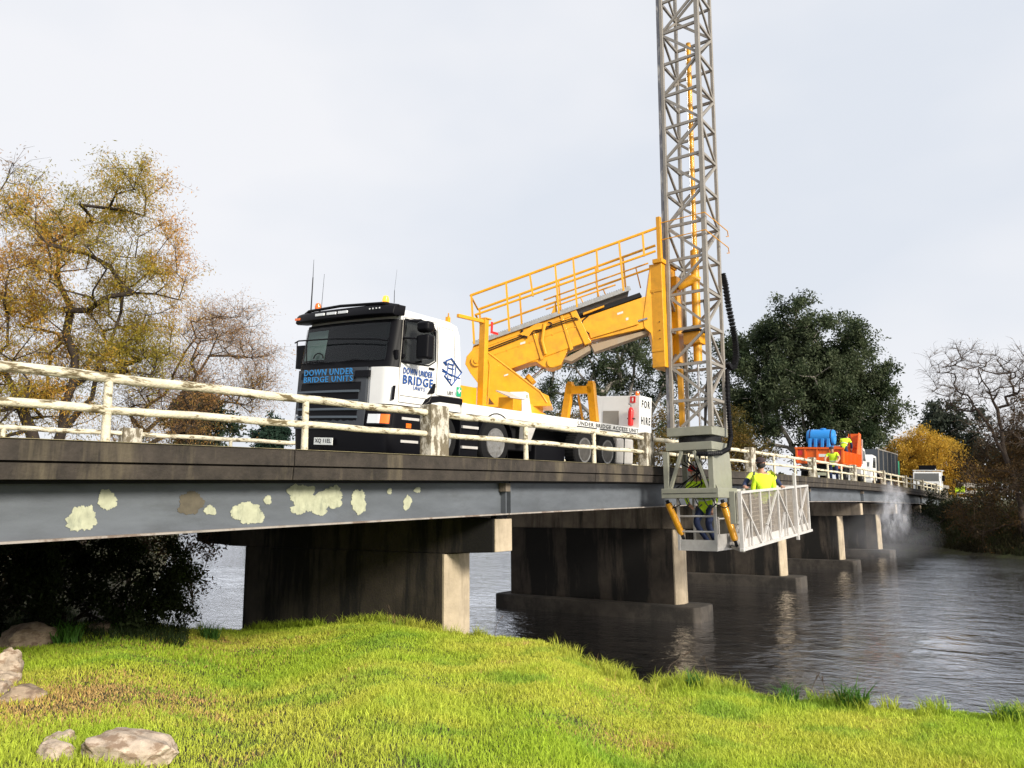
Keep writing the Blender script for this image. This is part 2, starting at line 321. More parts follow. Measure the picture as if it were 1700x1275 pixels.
# water
def watermat():
    m = bpy.data.materials.new('river water'); m.use_nodes = True; nt = m.node_tree; N = nt.nodes; L = nt.links; b = N['Principled BSDF']
    b.inputs['Base Color'].default_value = (.004, .005, .006, 1); b.inputs['Roughness'].default_value = .04; b.inputs['IOR'].default_value = 1.8; b.inputs['Specular IOR Level'].default_value = .6
    g = N.new('ShaderNodeNewGeometry')
    def noise(sc, rot, scale, det=3, dist=0):
        mp = N.new('ShaderNodeMapping'); mp.inputs['Scale'].default_value = sc; mp.inputs['Rotation'].default_value = (0, 0, rot); L.new(g.outputs['Position'], mp.inputs[0])
        n = N.new('ShaderNodeTexNoise'); n.inputs['Scale'].default_value = scale; n.inputs['Detail'].default_value = det; n.inputs['Roughness'].default_value = .55; n.inputs['Distortion'].default_value = dist; L.new(mp.outputs[0], n.inputs['Vector']); return n
    a = noise((1, .7, 1), R(25), 3.4, 8, 1.2); c = noise((1, .6, 1), R(-25), .75, 4, .8)
    patch = noise((1, 1, 1), 0, .11, 2)
    mr = N.new('ShaderNodeMapRange'); mr.inputs[1].default_value = .35; mr.inputs[2].default_value = .65; mr.inputs[3].default_value = .2; mr.inputs[4].default_value = 1.2; L.new(patch.outputs[0], mr.inputs[0])
    mu = N.new('ShaderNodeMath'); mu.operation = 'MULTIPLY'; L.new(a.outputs[0], mu.inputs[0]); L.new(mr.outputs[0], mu.inputs[1])
    m2 = N.new('ShaderNodeMath'); m2.operation = 'MULTIPLY_ADD'; L.new(c.outputs[0], m2.inputs[0]); m2.inputs[1].default_value = 1.6; L.new(mu.outputs[0], m2.inputs[2])
    bp = N.new('ShaderNodeBump'); bp.inputs['Strength'].default_value = 1; bp.inputs['Distance'].default_value = .055; L.new(m2.outputs[0], bp.inputs['Height']); L.new(bp.outputs[0], b.inputs['Normal'])
    gl = N.new('ShaderNodeBsdfGlossy'); gl.inputs['Roughness'].default_value = .05; gl.inputs['Color'].default_value = (.95, .96, 1, 1); L.new(bp.outputs[0], gl.inputs['Normal'])
    fr = N.new('ShaderNodeFresnel'); fr.inputs['IOR'].default_value = 1.45; L.new(bp.outputs[0], fr.inputs['Normal'])
    fm = N.new('ShaderNodeMath'); fm.operation = 'MULTIPLY_ADD'; fm.use_clamp = True; L.new(fr.outputs[0], fm.inputs[0]); fm.inputs[1].default_value = 1.5; fm.inputs[2].default_value = .22
    ms = N.new('ShaderNodeMixShader'); L.new(fm.outputs[0], ms.inputs[0]); L.new(b.outputs[0], ms.inputs[1]); L.new(gl.outputs[0], ms.inputs[2]); L.new(ms.outputs[0], N['Material Output'].inputs[0]); return m
wm = MB(); wm.add([(900*math.cos(a), 900*math.sin(a), WATER) for a in np.linspace(0, 2*math.pi, 64, endpoint=False)], [tuple(range(64))]); wm.build('river_water', watermat(), kind='structure')

# ------------------------------------------------------------------ bridge
bridge = thing('road_bridge', 'concrete road bridge on wall piers with grey edge girder spotted with pale primer', 'bridge', (11.2, 12, WATER))
def ribbon(name, m, parent, prof, xs, **kw):
    """prof: list of (Y, dz) closed section swept along xs following zk"""
    b = MB(); n = len(prof); vs = []
    for X in xs:
        for Y, dz in prof: vs.append((X, Y, zk(X)+dz))
    fs = []
    for i in range(len(xs)-1):
        for j in range(n):
            k = (j+1) % n; fs.append((i*n+j, (i+1)*n+j, (i+1)*n+k, i*n+k))
    fs.append(tuple(range(n))); fs.append(tuple(reversed(range((len(xs)-1)*n, len(xs)*n))))
    b.add(vs, fs); return b.build(name, m, parent, **kw)
XE = 74.6
xs = list(np.arange(-10, XE, 1.7))+[XE]
ribbon('deck_slab', M['conc'], bridge, [(7.75, -.37), (7.75, -.13), (8.06, -.13), (12.2, .07), (16.5, -.13), (16.5, -.37)], xs)
ribbon('road_surface', M['asphalt'], bridge, [(8.05, -.129), (8.05, -.1), (12.2, .1), (16.3, -.1), (16.3, -.129), (12.2, .075)], xs)
def segs(n0, n1, step, gap): return [(a, min(a+step, n1)-gap) for a in np.arange(n0, n1-.5, step)]
for a, b_ in segs(-8.98, XE, 7.62, .018):
    x_ = list(np.linspace(a, b_, 6))
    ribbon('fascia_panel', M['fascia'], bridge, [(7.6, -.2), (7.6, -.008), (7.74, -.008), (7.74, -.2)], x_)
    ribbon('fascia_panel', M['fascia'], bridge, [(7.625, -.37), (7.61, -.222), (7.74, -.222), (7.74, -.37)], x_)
    ribbon('kerb', M['kerb'], bridge, [(7.58, -.005), (7.585, .0), (8.05, .0), (8.05, -.128), (7.745, -.128), (7.745, -.006)], x_)
ribbon('far_kerb', M['kerb'], bridge, [(16.31, -.129), (16.31, .2), (16.8, .2), (16.8, -.3), (16.5, -.3), (16.5, -.129)], xs)
PX = [11.2+10.2*k for k in range(-2, 7)]
GZ = -.95
for k in range(-1, 7):
    a = PX[0]+10.2*k+10.2; b_ = a+10.2-.03
    if k == 6: b_ = XE-.3
    a_ = a+.0; x_ = list(np.linspace(a_, b_, 7))
    for gi, gy_ in enumerate((8.0, 10.3, 12.7, 15.1)):
        g = ribbon('girder', M['steel'], bridge, [(gy_-.012, -.372), (gy_-.012, GZ+.02), (gy_+.012, GZ+.02), (gy_+.012, -.372)], x_)
        ribbon('bottom_flange', M['flange'] if gi == 0 else M['steel'], g, [(gy_-.13, GZ), (gy_-.13, GZ+.022), (gy_+.13, GZ+.022), (gy_+.13, GZ)], x_)
        if gi == 0:
            ribbon('top_flange', M['dark'], g, [(gy_-.15, -.405), (gy_-.15, -.375), (gy_+.12, -.375), (gy_+.12, -.405)], x_)
            for X in (a_+.06, b_-.06):
                s = MB(); s.box(X-.012, X+.012, gy_-.12, gy_-.013, zk(X)+GZ+.022, zk(X)-.41); s.build('stiffener', M['steel'], g)
            s = MB(); X = b_-.02
            s.box(X-.12, X+.02, gy_-.17, gy_-.03, zk(X)-.55, zk(X)-.41); s.build('bracket', M['conc'], g)
        if gi == 0 and k == 0-0:
            girder0 = g
# which span holds the visible primer patches: the one that ends at pier X=11.2 (starts at 1.0)
g0 = [o for o in bpy.data.objects if o.name.startswith('girder')]
def span_girder(X):
    best = None
    for o in g0:
        vs = [v.co for v in o.data.vertices]; x0 = min(v.x for v in vs)+11.2; x1 = max(v.x for v in vs)+11.2; y = vs[0].y+12
        if x0 <= X <= x1 and abs(y-8) < .3: best = o
    return best
gp = span_girder(6)
def patch(X, z, rx, rz, name='paint_patch', m='primer', squash=1, seed=0):
    rs = random.Random(seed); n = 110; pts = []; w1 = 0; w2 = 0
    ph = [rs.uniform(0, 6.28) for _ in range(5)]
    for i in range(n):
        a = 2*math.pi*i/n; w1 = w1*.80+rs.uniform(-.06, .06); w2 = rs.uniform(-.035, .035) if rs.random() < .8 else rs.uniform(-.12, .05); q = 1+w1+w2+.10*math.sin(2*a+ph[0])+.08*math.sin(3*a+ph[1])+.06*math.sin(5*a+ph[2])+.05*math.sin(9*a+ph[3])
        pts.append((X+rx*q*math.cos(a), 7.985, z+rz*q*math.sin(a)))
    b = MB(); b.prism(pts, (0, -.003-seed % 7*.0006, 0)); return b.build(name, M[m], gp)
PT = [(3.98, -.10, .10, .13), (3.90, -.13, .10, .09), (6.60, .20, .13, .08), (7.24, .17, .12, .10), (7.73, .02, .10, .13), (5.82, -.05, .14, .10),  (3.95, -.08, .115, .105), (4.19, .09, .10, .10), (5.38, -.03, .075, .055), (5.90, -.07, .22, .13), (6.17, .09, .05, .06), (6.66, -.02, .11, .085), (6.70, .16, .20, .12), (6.92, .04, .20, .13), (7.20, .12, .21, .13), (7.02, -.05, .10, .07), (7.70, .07, .15, .155), (8.31, .215, .05, .045), (8.92, .24, .07, .045), (8.70, .05, .09, .10)]
for i, p in enumerate(PT): patch(*p, seed=i+3)
patch(5.14, .055, .17, .12, 'rust_stain', 'stain', seed=77)
# piers
def chamfer_box(b, x0, x1, y0, y1, z0, z1, c):
    b.prism([(x0+c, y0, z0), (x1-c, y0, z0), (x1, y0+c, z0), (x1, y1-c, z0), (x1-c, y1, z0), (x0+c, y1, z0), (x0, y1-c, z0), (x0, y0+c, z0)], (0, 0, z1-z0))
for k, X in enumerate(PX[1:] if True else PX):
    if X < 5: continue
    ft = -2.82; topn = zk(X)+GZ-.07; capb = topn-.62
    foot_only_land = X > 60
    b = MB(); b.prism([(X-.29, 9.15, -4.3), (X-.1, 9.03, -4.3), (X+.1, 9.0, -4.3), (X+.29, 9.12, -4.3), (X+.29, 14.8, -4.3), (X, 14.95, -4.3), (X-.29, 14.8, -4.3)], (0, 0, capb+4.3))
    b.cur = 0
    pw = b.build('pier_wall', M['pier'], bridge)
    # thin facing over the wall nose, its lit tone put into the colour
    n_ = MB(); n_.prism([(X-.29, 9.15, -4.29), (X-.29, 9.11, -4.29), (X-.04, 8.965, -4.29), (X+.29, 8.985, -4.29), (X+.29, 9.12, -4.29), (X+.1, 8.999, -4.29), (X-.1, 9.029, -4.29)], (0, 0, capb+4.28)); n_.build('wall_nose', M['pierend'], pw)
    c = MB(); c.add([(X+sx, y, z) for sx in (-.27, .27) for y, z in ((8.03, capb+.05), (9.2, capb), (15.3, capb), (16.7, capb+.07), (16.7, topn+.1), (12.2, topn+.12), (8.03, topn))],
                    [(0, 1, 2, 3, 4, 5, 6), (13, 12, 11, 10, 9, 8, 7)]+[(i, (i+1) % 7+0, (i+1) % 7+7, i+7) for i in range(7)])
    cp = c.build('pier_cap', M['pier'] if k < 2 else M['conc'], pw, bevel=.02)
    e = MB(); e.prism([(X-.25, 8.028, capb+.055), (X+.25, 8.028, capb+.055), (X+.25, 8.028, topn-.005), (X-.25, 8.028, topn-.005)], (0, -.03, 0)); e.build('cap_end', M['pierend'], pw, bevel=.008)  # thin slab painted paler as the lit end of the cap
    for gy_ in (8.0, 10.3, 12.7, 15.1):
        q = MB(); q.box(X-.16, X+.16, max(gy_-.16, 8.04), gy_+.16, topn-.01, topn+.07+.0); q.build('bearing', M['dark'], pw)
    if X > 12 and not foot_only_land:
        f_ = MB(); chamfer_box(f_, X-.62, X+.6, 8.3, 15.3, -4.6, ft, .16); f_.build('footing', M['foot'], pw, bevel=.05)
# far abutment
ab = MB(); ab.box(XE-.3, XE+.5, 7.7, 16.7, -3, zk(XE)-.38); ab.box(XE-.2, XE+.6, 7.55, 8.1, -3.0, .95); ab.build('abutment', M['conc'], bridge, bevel=.03)

# ------------------------------------------------------------------ railings
def railing(name, label, Y, dz, xs0, n, far=False):
    t = thing(name, label, 'railing', (1.5, Y, zk(1.5)+dz))
    base = Vector((1.5, Y, zk(1.5)+dz))
    b = MB(Matrix.Translation(base))
    b.box(-.215, .215, -.12, .12, -.02, .79); cp = b.build('concrete_post', M['post'], t, bevel=.018)
    # chip the post a little
    b = MB(Matrix.Translation(base)); b.path([(0, 0, -.01), (0, 0, .3), (0, 0, .66)], [.046, .043, .043], 14); pp = b.build('pipe_post', M['rail'], t, smooth=True)
    posts = [(1.5+7.62*k, 0) for k in range(-1 if not far else -1, n)]
    first = True
    for X, _ in posts:
        o = cp if first else copy_part(cp, t); first = False
        o.location = (X-base.x, 0, zk(X)+dz-base.z); o.rotation_euler.z = rng.normal()*.01
    first = True
    for X, _ in posts:
        for q in (2.54, 5.08):
            xx = X+q
            if xx > XE: continue
            o = pp if first else copy_part(pp, t); first = False
            o.location = (xx-base.x, 0, zk(xx)+dz-base.z); o.rotation_euler = (rng.normal()*.008, rng.normal()*.008, rng.random()*6)
    for X, _ in posts:
        a = X+.2; e = min(X+7.42, XE)
        if e-a < 1: continue
        n_ = 24
        for hz, rad, nm in ((.665, .052, 'top_rail'), (.34, .043, 'middle_rail')):
            b = MB(); pts = []; rs = []
            for i in range(n_+1):
                xx = a+(e-a)*i/n_; pts.append((xx, Y, zk(xx)+dz+hz+.006*math.sin(i*1.1+X))); rs.append(rad*(1+.03*math.sin(i*2.3+X)))
            b.path(pts, rs, 14); b.build(nm, M['rail'], t, smooth=True)
    return t
railing('bridge_railing', 'cream pipe railing with flaking concrete posts on the kerb nearest the grass', 7.82, 0, 0, 10)
railing('bridge_railing', 'cream painted pipe railing on the far kerb seen low behind the nearer one at left', 16.6, .2, 0, 10, far=True)

# ------------------------------------------------------------------ text helper
def text_part(txt, size, M4, m, parent, width=None, height=None, depth=.004, name='lettering', bold=.0, space=1.0, shear=0):
    """lettering lies in local XY of M4 (x reading direction, y up, z outwards)"""
    cu = bpy.data.curves.new('lettering', 'FONT'); cu.body = txt; cu.size = size; cu.extrude = depth/2; cu.offset = bold; cu.space_character = space; cu.shear = shear
    cu.align_x = 'CENTER'; cu.align_y = 'CENTER'; cu.resolution_u = 2
    tmp = bpy.data.objects.new('tmp', cu); S.collection.objects.link(tmp)
    dg = bpy.context.evaluated_depsgraph_get(); me = bpy.data.meshes.new_from_object(tmp.evaluated_get(dg)); bpy.data.objects.remove(tmp); bpy.data.curves.remove(cu)
    xs_ = [v.co.x for v in me.vertices]; ys_ = [v.co.y for v in me.vertices]
    cx, cy = (min(xs_)+max(xs_))/2, (min(ys_)+max(ys_))/2
    sx = width/(max(xs_)-min(xs_)) if width else 1; sy = height/(max(ys_)-min(ys_)) if height else (sx if width else 1)
    Mi = WM[ROOT[parent.name]].inverted() @ M4
    for v in me.vertices: v.co = Mi @ Vector(((v.co.x-cx)*sx, (v.co.y-cy)*sy, v.co.z))
    me.materials.clear(); me.materials.append(m)
    o = link(bpy.data.objects.new(name, me)); o.parent = parent; ROOT[o.name] = ROOT[parent.name]; return o
def basis(o, x, y, z):
    return Matrix(((x[0], y[0], z[0], o[0]), (x[1], y[1], z[1], o[1]), (x[2], y[2], z[2], o[2]), (0, 0, 0, 1)))

# ------------------------------------------------------------------ access truck
rl, pt = R(4), math.atan(.0135)
ex = Vector((math.cos(pt), 0, math.sin(pt))); ey = Vector((0, math.cos(rl), math.sin(rl))); ez = ex.cross(ey)
TO = Vector((9.6, 10.55, zk(9.6)+.03+1.25*math.sin(rl)))
TM = basis(TO, ex, ey, ez)
truck = thing('bridge_inspection_truck', 'white truck with black front, yellow boom and tall lattice mast with platform', 'truck', matrix=TM)
def T(): return MB(TM)
Rear = TM.to_3x3()
sideM = lambda x, z, y=-1.27: TM @ basis((x, y, z), (1, 0, 0), (0, 0, 1), (0, -1, 0))
frontM = lambda y, z, x=-.13: TM @ basis((x, y, z), (0, -1, 0), (0, 0, 1), (-1, 0, 0))
# cab shell: plan outline with rounded, bowed front, lofted over heights
def cab_outline(xf, hw, xr, bow=.10, rc=.22, n=7):
    pts = []
    for i in range(9):
        y = -hw+rc+(2*(hw-rc))*i/8; pts.append((xf-bow*(1-(y/(hw-rc))**2)*.6, y))
    # corner at +hw
    L_ = []
    for i in range(1, n): a = math.pi/2*i/n; L_.append((xf+rc-rc*math.cos(a), hw-rc+rc*math.sin(a)))
    pts = pts+L_+[(xf+rc, hw), (xr-.06, hw), (xr, hw-.06), (xr, -hw+.06), (xr-.06, -hw), (xf+rc, -hw)]+[(x, -y) for x, y in reversed(L_)]
    return pts
def loft(levels, cap=True):
    b = T(); vs = []; n = None
    for z, o in levels:
        n = len(o); vs += [(x, y, z) for x, y in o]
    fs = []
    for i in range(len(levels)-1):
        for j in range(n):
            k = (j+1) % n; fs.append((i*n+j, i*n+k, (i+1)*n+k, (i+1)*n+j))
    if cap: fs.append(tuple(reversed(range(n)))); fs.append(tuple(range((len(levels)-1)*n, len(levels)*n)))
    return b.add(vs, fs)
HW = 1.25
lv = [(.95, cab_outline(.0, HW, 1.97)), (1.62, cab_outline(.0, HW, 1.95)), (1.66, cab_outline(.005, HW, 1.95)), (2.40, cab_outline(.10, HW-.03, 1.90)), (2.60, cab_outline(.17, HW-.07, 1.84)), (2.68, cab_outline(.30, HW-.17, 1.72, .06))]
cab = loft(lv).build('cab', M['white'], truck, smooth=True)
# windscreen (dark glass, bowed) standing just proud of the shell
def front_band(z0, z1, y0, y1, x0, x1, m, name, parent, off=.012, th=.03, n=14, bow=.10, rc=.22, hw=HW):
    b = T(); vs = []; fs = []
    def xo(y, xf, z=1.5):
        hw_ = hw-.03*max(0, min(1, (z-1.66)/.74)); a = min(abs(y), hw_-.0005)
        y = a
        return xo2(a, xf, hw_)
    def xo2(a, xf, hw):
        y = a
        if a <= hw-rc: return xf-bow*.6*(1-(y/(hw-rc))**2)
        s = min((a-(hw-rc))/rc, 1); return xf+rc-rc*math.sqrt(max(0, 1-s*s))
    for k in range(n+1):
        y = y0+(y1-y0)*(.5-.5*math.cos(math.pi*k/n))
        for (z, xf) in ((z0, x0), (z1, x1)):
            x = xo(y, xf, z); vs += [(x-off, y, z), (x-off+th, y, z)]
    for k in range(n):
        a = 4*k; c = a+4
        fs += [(a, a+2, c+2, c), (a+1, c+1, c+3, a+3), (a+2, a+3, c+3, c+2), (a, c, c+1, a+1)]
    fs += [(0, 1, 3, 2), (4*n, 4*n+2, 4*n+3, 4*n+1)]
    return b.add(vs, fs).build(name, m, parent, smooth=True)
front_band(1.60, 2.46, -1.252, 1.252, -.002, .105, M['black'], 'windscreen_surround', cab, off=.016, n=60)
M['farwin_light'] = mat('painted far window light', (.40, .60, .55), .5)
front_band(1.78, 2.34, .42, 1.02, .010, .085, M['farwin_light'], 'far_window_light', cab, off=.026, th=.004, n=48)  # flat panel behind the windscreen, light from beyond put into its colour
front_band(1.72, 2.40, -1.10, 1.10, .006, .09, M['screen'], 'windscreen', cab, off=.040, th=.006, n=48)
# things seen in the glass: far window light painted on a panel, steering wheel, dashboard
b = T(); b.box(.02, .035, .42, 1.02, 1.84, 2.34); b.build('bright_window_view', M['sideglass'], cab) if False else None
b = T(); b.path([(-.082, .95, 1.80), (-.082, .95, 2.30), (-.078, .42, 2.32), (-.078, .42, 1.84), (-.082, .95, 1.80)], .001, 4)
b = T(); pts = [(-.086+.0, .55+.13*math.cos(a), 1.80+.10*math.sin(a)) for a in np.linspace(0, math.pi, 12)]; b.path(pts, .012, 6); b.build('steering_wheel', M['dark'], cab)
for k, y in enumerate((.55, -.45)):
    b = T(); b.path([(-.115, y+.42, 1.70), (-.12, y, 1.735), (-.115, y-.38, 1.70)], .010, 6); b.build('wiper', M['black'], cab)
b = T(); b.path([(-.10, 1.22, 2.13), (-.20, 1.0, 2.14), (-.22, 0, 2.12), (-.20, -1.0, 2.06), (-.07, -1.2, 2.04)], .014, 8); b.path([(-.19, 1.05, 2.135), (-.165, 1.05, 1.68)], .012, 8); b.path([(-.19, .78, 2.135), (-.165, .78, 1.68)], .012, 8); b.build('grab_bar', M['black'], cab, smooth=True)
# sun visor
b = T(); n = 14; vs = []; fs = []
for k in range(n+1):
    y = -1.28+2.56*k/n; s = 1-(abs(y)/1.28)**4; x = -.05-.12*s
    vs += [(x+.05, y, 2.69), (x, y, 2.64), (x-.03, y, 2.515), (x+.02, y, 2.49), (.22, y, 2.52), (.24, y, 2.70)]
for k in range(n):
    for j in range(6): fs.append((k*6+j, k*6+(j+1) % 6, k*6+6+(j+1) % 6, k*6+6+j))
fs += [(0, 1, 2, 3, 4, 5), tuple(n*6+j for j in (5, 4, 3, 2, 1, 0))]
vz = b.add(vs, fs).build('sun_visor', M['black'], cab, bevel=.012, smooth=True)
b = T(); b.path([(.04, 1.15, 2.70), (-.08, .9, 2.72), (-.13, 0, 2.735), (-.08, -1.0, 2.71), (.06, -1.28, 2.67)], .028, 8); b.build('roof_bar', M['black'], cab, smooth=True)
for y in (.47, .16, -.14):
    b = T(); b.box(-.20, -.17, y-.12, y+.12, 2.575, 2.625); b.build('marker_lamp', M['lens'], cab, bevel=.006)
for y in (-.80, -.88, -.96, -1.04):
    b = T(); b.lathe([(.014, 0), (.014, -.01)], (-.165, y, 2.61), 'X', 8); b.build('marker_lamp', M['lens'], cab)
b = T(); b.box(-.13, -.08, 1.10, 1.24, 2.555, 2.60); b.build('marker_lamp', M['amber'], cab)
# lower front: charcoal grille
front_band(.50, 1.60, -.74, 1.16, -.03, -.002, M['char'], 'grille_panel', cab, off=.05, th=.06)
front_band(1.20, 1.34, -.62, .98, -.02, -.01, M['black'], 'grille_slot', cab, off=.056, th=.05)
for z0, z1 in ((1.00, 1.15), (.86, .98), (.73, .83), (.58, .69)):
    front_band(z0, z1, -.58, 1.02, -.02, -.02, M['black'], 'grille_slot', cab, off=.056, th=.05)
for z0 in (1.155, .985, .835, .695):
    front_band(z0, z0+.04, -.60, 1.04, -.03, -.02, M['slat'], 'grille_slat', cab, off=.075, th=.05)
for s in (-1, 1):  # dark air inlets at the cab corners
    front_band(1.42, 1.54, *(sorted((s*.58+.10, s*.90+.10))), -.02, -.01, M['black'], 'air_inlet', cab, off=.060, th=.05)
# bumper
lvb = [(.06, cab_outline(.05, HW, 1.0, .10, .25)), (.12, cab_outline(-.02, HW+.01, 1.0, .10, .25)), (.52, cab_outline(-.05, HW+.02, 1.0, .12, .25)), (.94, cab_outline(-.03, HW+.01, 1.0, .10, .25))]
bump = loft(lvb).build('bumper', M['black'], truck, smooth=True)
# white fender corner between grille and door
front_band(.95, 1.60, -1.252, -.80, -.004, .0, M['white'], 'corner_panel', cab, off=.02, th=.05)
front_band(.95, 1.60, 1.16, 1.252, -.004, .0, M['white'], 'corner_panel', cab, off=.02, th=.05)
for s in (-1,):
    b = T(); b.prism([(.03, s*1.247, 1.02), (.10, s*1.247, 1.03), (.12, s*1.247, 1.28), (.05, s*1.247, 1.27)], (0, s*.012, 0)); b.build('vent_slot', M['black'], cab, bevel=.005)
    front_band(.58, .80, -1.24, -.80, -.05, -.03, M['black'], 'headlamp_housing', bump, off=.035, th=.04)
    h = front_band(.61, .77, -1.10, -.84, -.05, -.03, M['lens'], 'headlight', bump, off=.042, th=.03)
    front_band(.61, .77, -1.225, -1.11, -.05, -.03, M['amber'], 'indicator_lamp', bump, off=.042, th=.03)
    front_band(.61, .77, 1.02, 1.22, -.05, -.03, M['lens'], 'headlight', bump, off=.042, th=.03)
b = T(); b.box(-.165, -.150, -.06, .43, .21, .34); pl_ = b.build('number_plate', M['plate'], truck, bevel=.004)
text_part('XQ 11EL', .1, frontM(.185, .28, -.168), M['blackT'], truck, width=.42, height=.085)
text_part('380', .1, frontM(.78, .705, -.135), M['plate'], truck, width=.17, height=.045)
text_part('V8', .1, frontM(.5, .705, -.135), M['char'], truck, width=.1, height=.03) if False else None
# cab front lettering on the charcoal panel above the slots
text_part('DOWN UNDER', .1, frontM(.19, 1.53, -.145), M['blueT'], truck, width=1.30, height=.115, bold=.0008, space=1.12)
b = T(); b.box(-.142, -.136, -.47, .85, 1.335, 1.455); b.build('light_blue_strip', M['char'], cab)
text_part('BRIDGE UNITS', .1, frontM(.19, 1.40, -.148), M['blueT'], truck, width=1.30, height=.105, bold=.0008, space=1.12)
# door, windows, mirror on the near side
b = T(); b.prism([(.27, -1.252, 2.46), (.24, -1.252, 1.72), (.62, -1.252, 1.70), (.95, -1.252, 1.76), (1.10, -1.252, 1.84), (1.08, -1.252, 2.40), (1.0, -1.252, 2.47)], (0, -.006, 0)); dw = b.build('door_window', M['glass'], cab)
b = T(); b.path([(.25, -1.258, 1.70), (.27, -1.25, 2.48), (1.02, -1.24, 2.49), (1.11, -1.25, 2.40), (1.13, -1.256, 1.83), (.95, -1.258, 1.73), (.25, -1.258, 1.70)], .013, 6); b.build('window_rubber', M['black'], dw)
b = T(); b.path([(.29, -1.24, 2.45), (.62, -1.30, 2.50), (.95, -1.31, 2.44), (1.07, -1.27, 2.30)], [.02, .035, .035, .015], 8); b.build('wind_deflector', M['black'], dw, smooth=True)
b = T(); b.path([(.20, -1.256, 1.0), (.19, -1.258, 1.6), (.22, -1.256, 2.50), (1.17, -1.235, 2.56), (1.19, -1.256, 1.4), (1.0, -1.256, 1.08), (.85, -1.256, 1.0), (.20, -1.256, 1.0)], .008, 4); b.path([(1.19, -1.258, 1.22), (1.19, -1.256, 2.5)], .007, 4); b.path([(1.2, -1.258, 1.22), (1.95, -1.258, 1.22)], .006, 4); b.path([(.24, -1.258, 1.12), (.95, -1.258, 1.12)], .006, 4); b.build('door_seam', M['grey'], cab)
b = T(); b.path([(1.25, -1.246, 2.50), (1.6, -1.244, 2.49), (1.66, -1.246, 2.42), (1.72, -1.254, 1.66)], .006, 4); b.build('panel_seam', M['grey'], cab)
b = T(); b.box(.20, .27, -1.30, -1.25, 1.78, 1.84); b.path([(.22, -1.25, 2.13), (.34, -1.42, 2.13), (.50, -1.46, 2.12)], .018, 8); b.path([(.24, -1.25, 1.72), (.40, -1.40, 1.70), (.52, -1.46, 1.74)], .022, 8); mirr_arm = b.build('mirror_arm', M['black'], truck, smooth=False)
def rbox(b, x0, x1, y0, y1, z0, z1): return b.box(x0, x1, y0, y1, z0, z1)
b = T(); rbox(b, .36, .56, -1.72, -1.44, 1.76, 2.20); b.build('mirror', M['black'], truck, bevel=.05, seg=4)
b = T(); rbox(b, .34, .56, -1.72, -1.44, 2.24, 2.44); b.build('mirror', M['black'], truck, bevel=.07, seg=4)
b = T(); rbox(b, .30, .48, 1.44, 1.66, 1.70, 2.16); b.path([(.2, 1.2, 2.1), (.4, 1.5, 2.1)], .02, 8); b.build('mirror', M['black'], truck, bevel=.05, seg=4)
b = T(); b.path([(.13, -1.22, 1.75), (.10, -1.24, 1.9)], .04, 8); b.build('front_mirror', M['black'], truck)
# side lettering, logo, first aid mark
b = T(); b.box(.95, 1.10, -1.275, -1.252, 1.66, 1.70); b.build('door_handle', M['black'], cab, bevel=.006)
text_part('DOWN UNDER', .1, sideM(.67, 1.565), M['navyT'], truck, width=.78, height=.115, bold=.002, space=1.12)
text_part('BRIDGE', .1, sideM(.68, 1.41), M['navyT'], truck, width=.80, height=.16, bold=.002, space=1.15)
text_part('UNITS', .1, sideM(.71, 1.28), M['navyT'], truck, width=.32, height=.07, bold=.0008, space=1.12)
b = T(); y = -1.262
dm = [(1.36, y, 1.86), (1.44, y, 1.80), (1.42, y, 1.88), (1.58, y, 1.95), (1.90, y, 1.72), (1.62, y, 1.44), (1.40, y, 1.60), (1.46, y, 1.66)]
b.path(dm, .018, 4)
for p, q in (((1.33, 1.68), (1.86, 1.60)), ((1.33, 1.72), (1.60, 1.62)), ((1.48, 1.84), (1.66, 1.83)), ((1.48, 1.76), (1.66, 1.75)), ((1.50, 1.86), (1.46, 1.62)), ((1.64, 1.86), (1.62, 1.60)), ((1.72, 1.80), (1.70, 1.52)), ((1.50, 1.55), (1.60, 1.55)), ((1.50, 1.55), (1.50, 1.62)), ((1.60, 1.55), (1.58, 1.50))):
    b.path([(p[0], y, p[1]), (q[0], y, q[1])], .012, 4)
b.build('bridge_logo', M['navyT'], truck)
b = T(); b.box(1.78, 1.92, -1.266, -1.25, 1.25, 1.43); fa = b.build('first_aid_sticker', M['green'], truck)
b = T(); b.box(1.835, 1.865, -1.270, -1.266, 1.31, 1.41); b.box(1.80, 1.90, -1.2705, -1.2665, 1.345, 1.375); b.build('white_cross', M['plate'], fa)
text_part('UBT 1', .1, sideM(1.62, 1.29), M['blackT'], truck, width=.24, height=.07)
# wheel arch trim and mudguards, steps
b = T(); pts = [(.80, -1.262, .98), (.90, -1.262, 1.10), (1.05, -1.262, 1.18), (1.30, -1.262, 1.21), (1.97, -1.262, 1.21)]; b.prism(pts+[(1.97, -1.262, 1.10), (1.32, -1.262, 1.10), (1.08, -1.262, 1.06), (.97, -1.262, .93)], (0, .25, 0)); b.build('mudguard', M['black'], truck)
b = T(); b.prism([(.94, -1.256, 1.21), (1.12, -1.256, 1.24), (1.14, -1.256, 1.42), (1.10, -1.256, 1.42)], (0, -.03, 0)); b.build('side_lamp_housing', M['black'], truck, bevel=.008)
for zz in (.70, .30): b = T(); b.box(.30, .75, -1.275, -1.25, zz, zz+.045); b.build('step', M['alu'], truck)
b = T(); b.box(.42, .55, -1.27, -1.25, .56, .64); b.build('side_indicator', M['amber'], truck)
b = T(); b.box(2.0, 2.58, -1.22, -.8, .10, .88); tk = b.build('step_box', M['black'], truck, bevel=.03)
for zz in (.66, .27): b = T(); b.box(2.03, 2.52, -1.26, -1.22, zz, zz+.05); b.build('step', M['alu'], tk)
b = T(); b.box(5.0, 6.3, -1.0, -.2, .05, .55); b.build('chassis_box', M['black'], truck, bevel=.05)
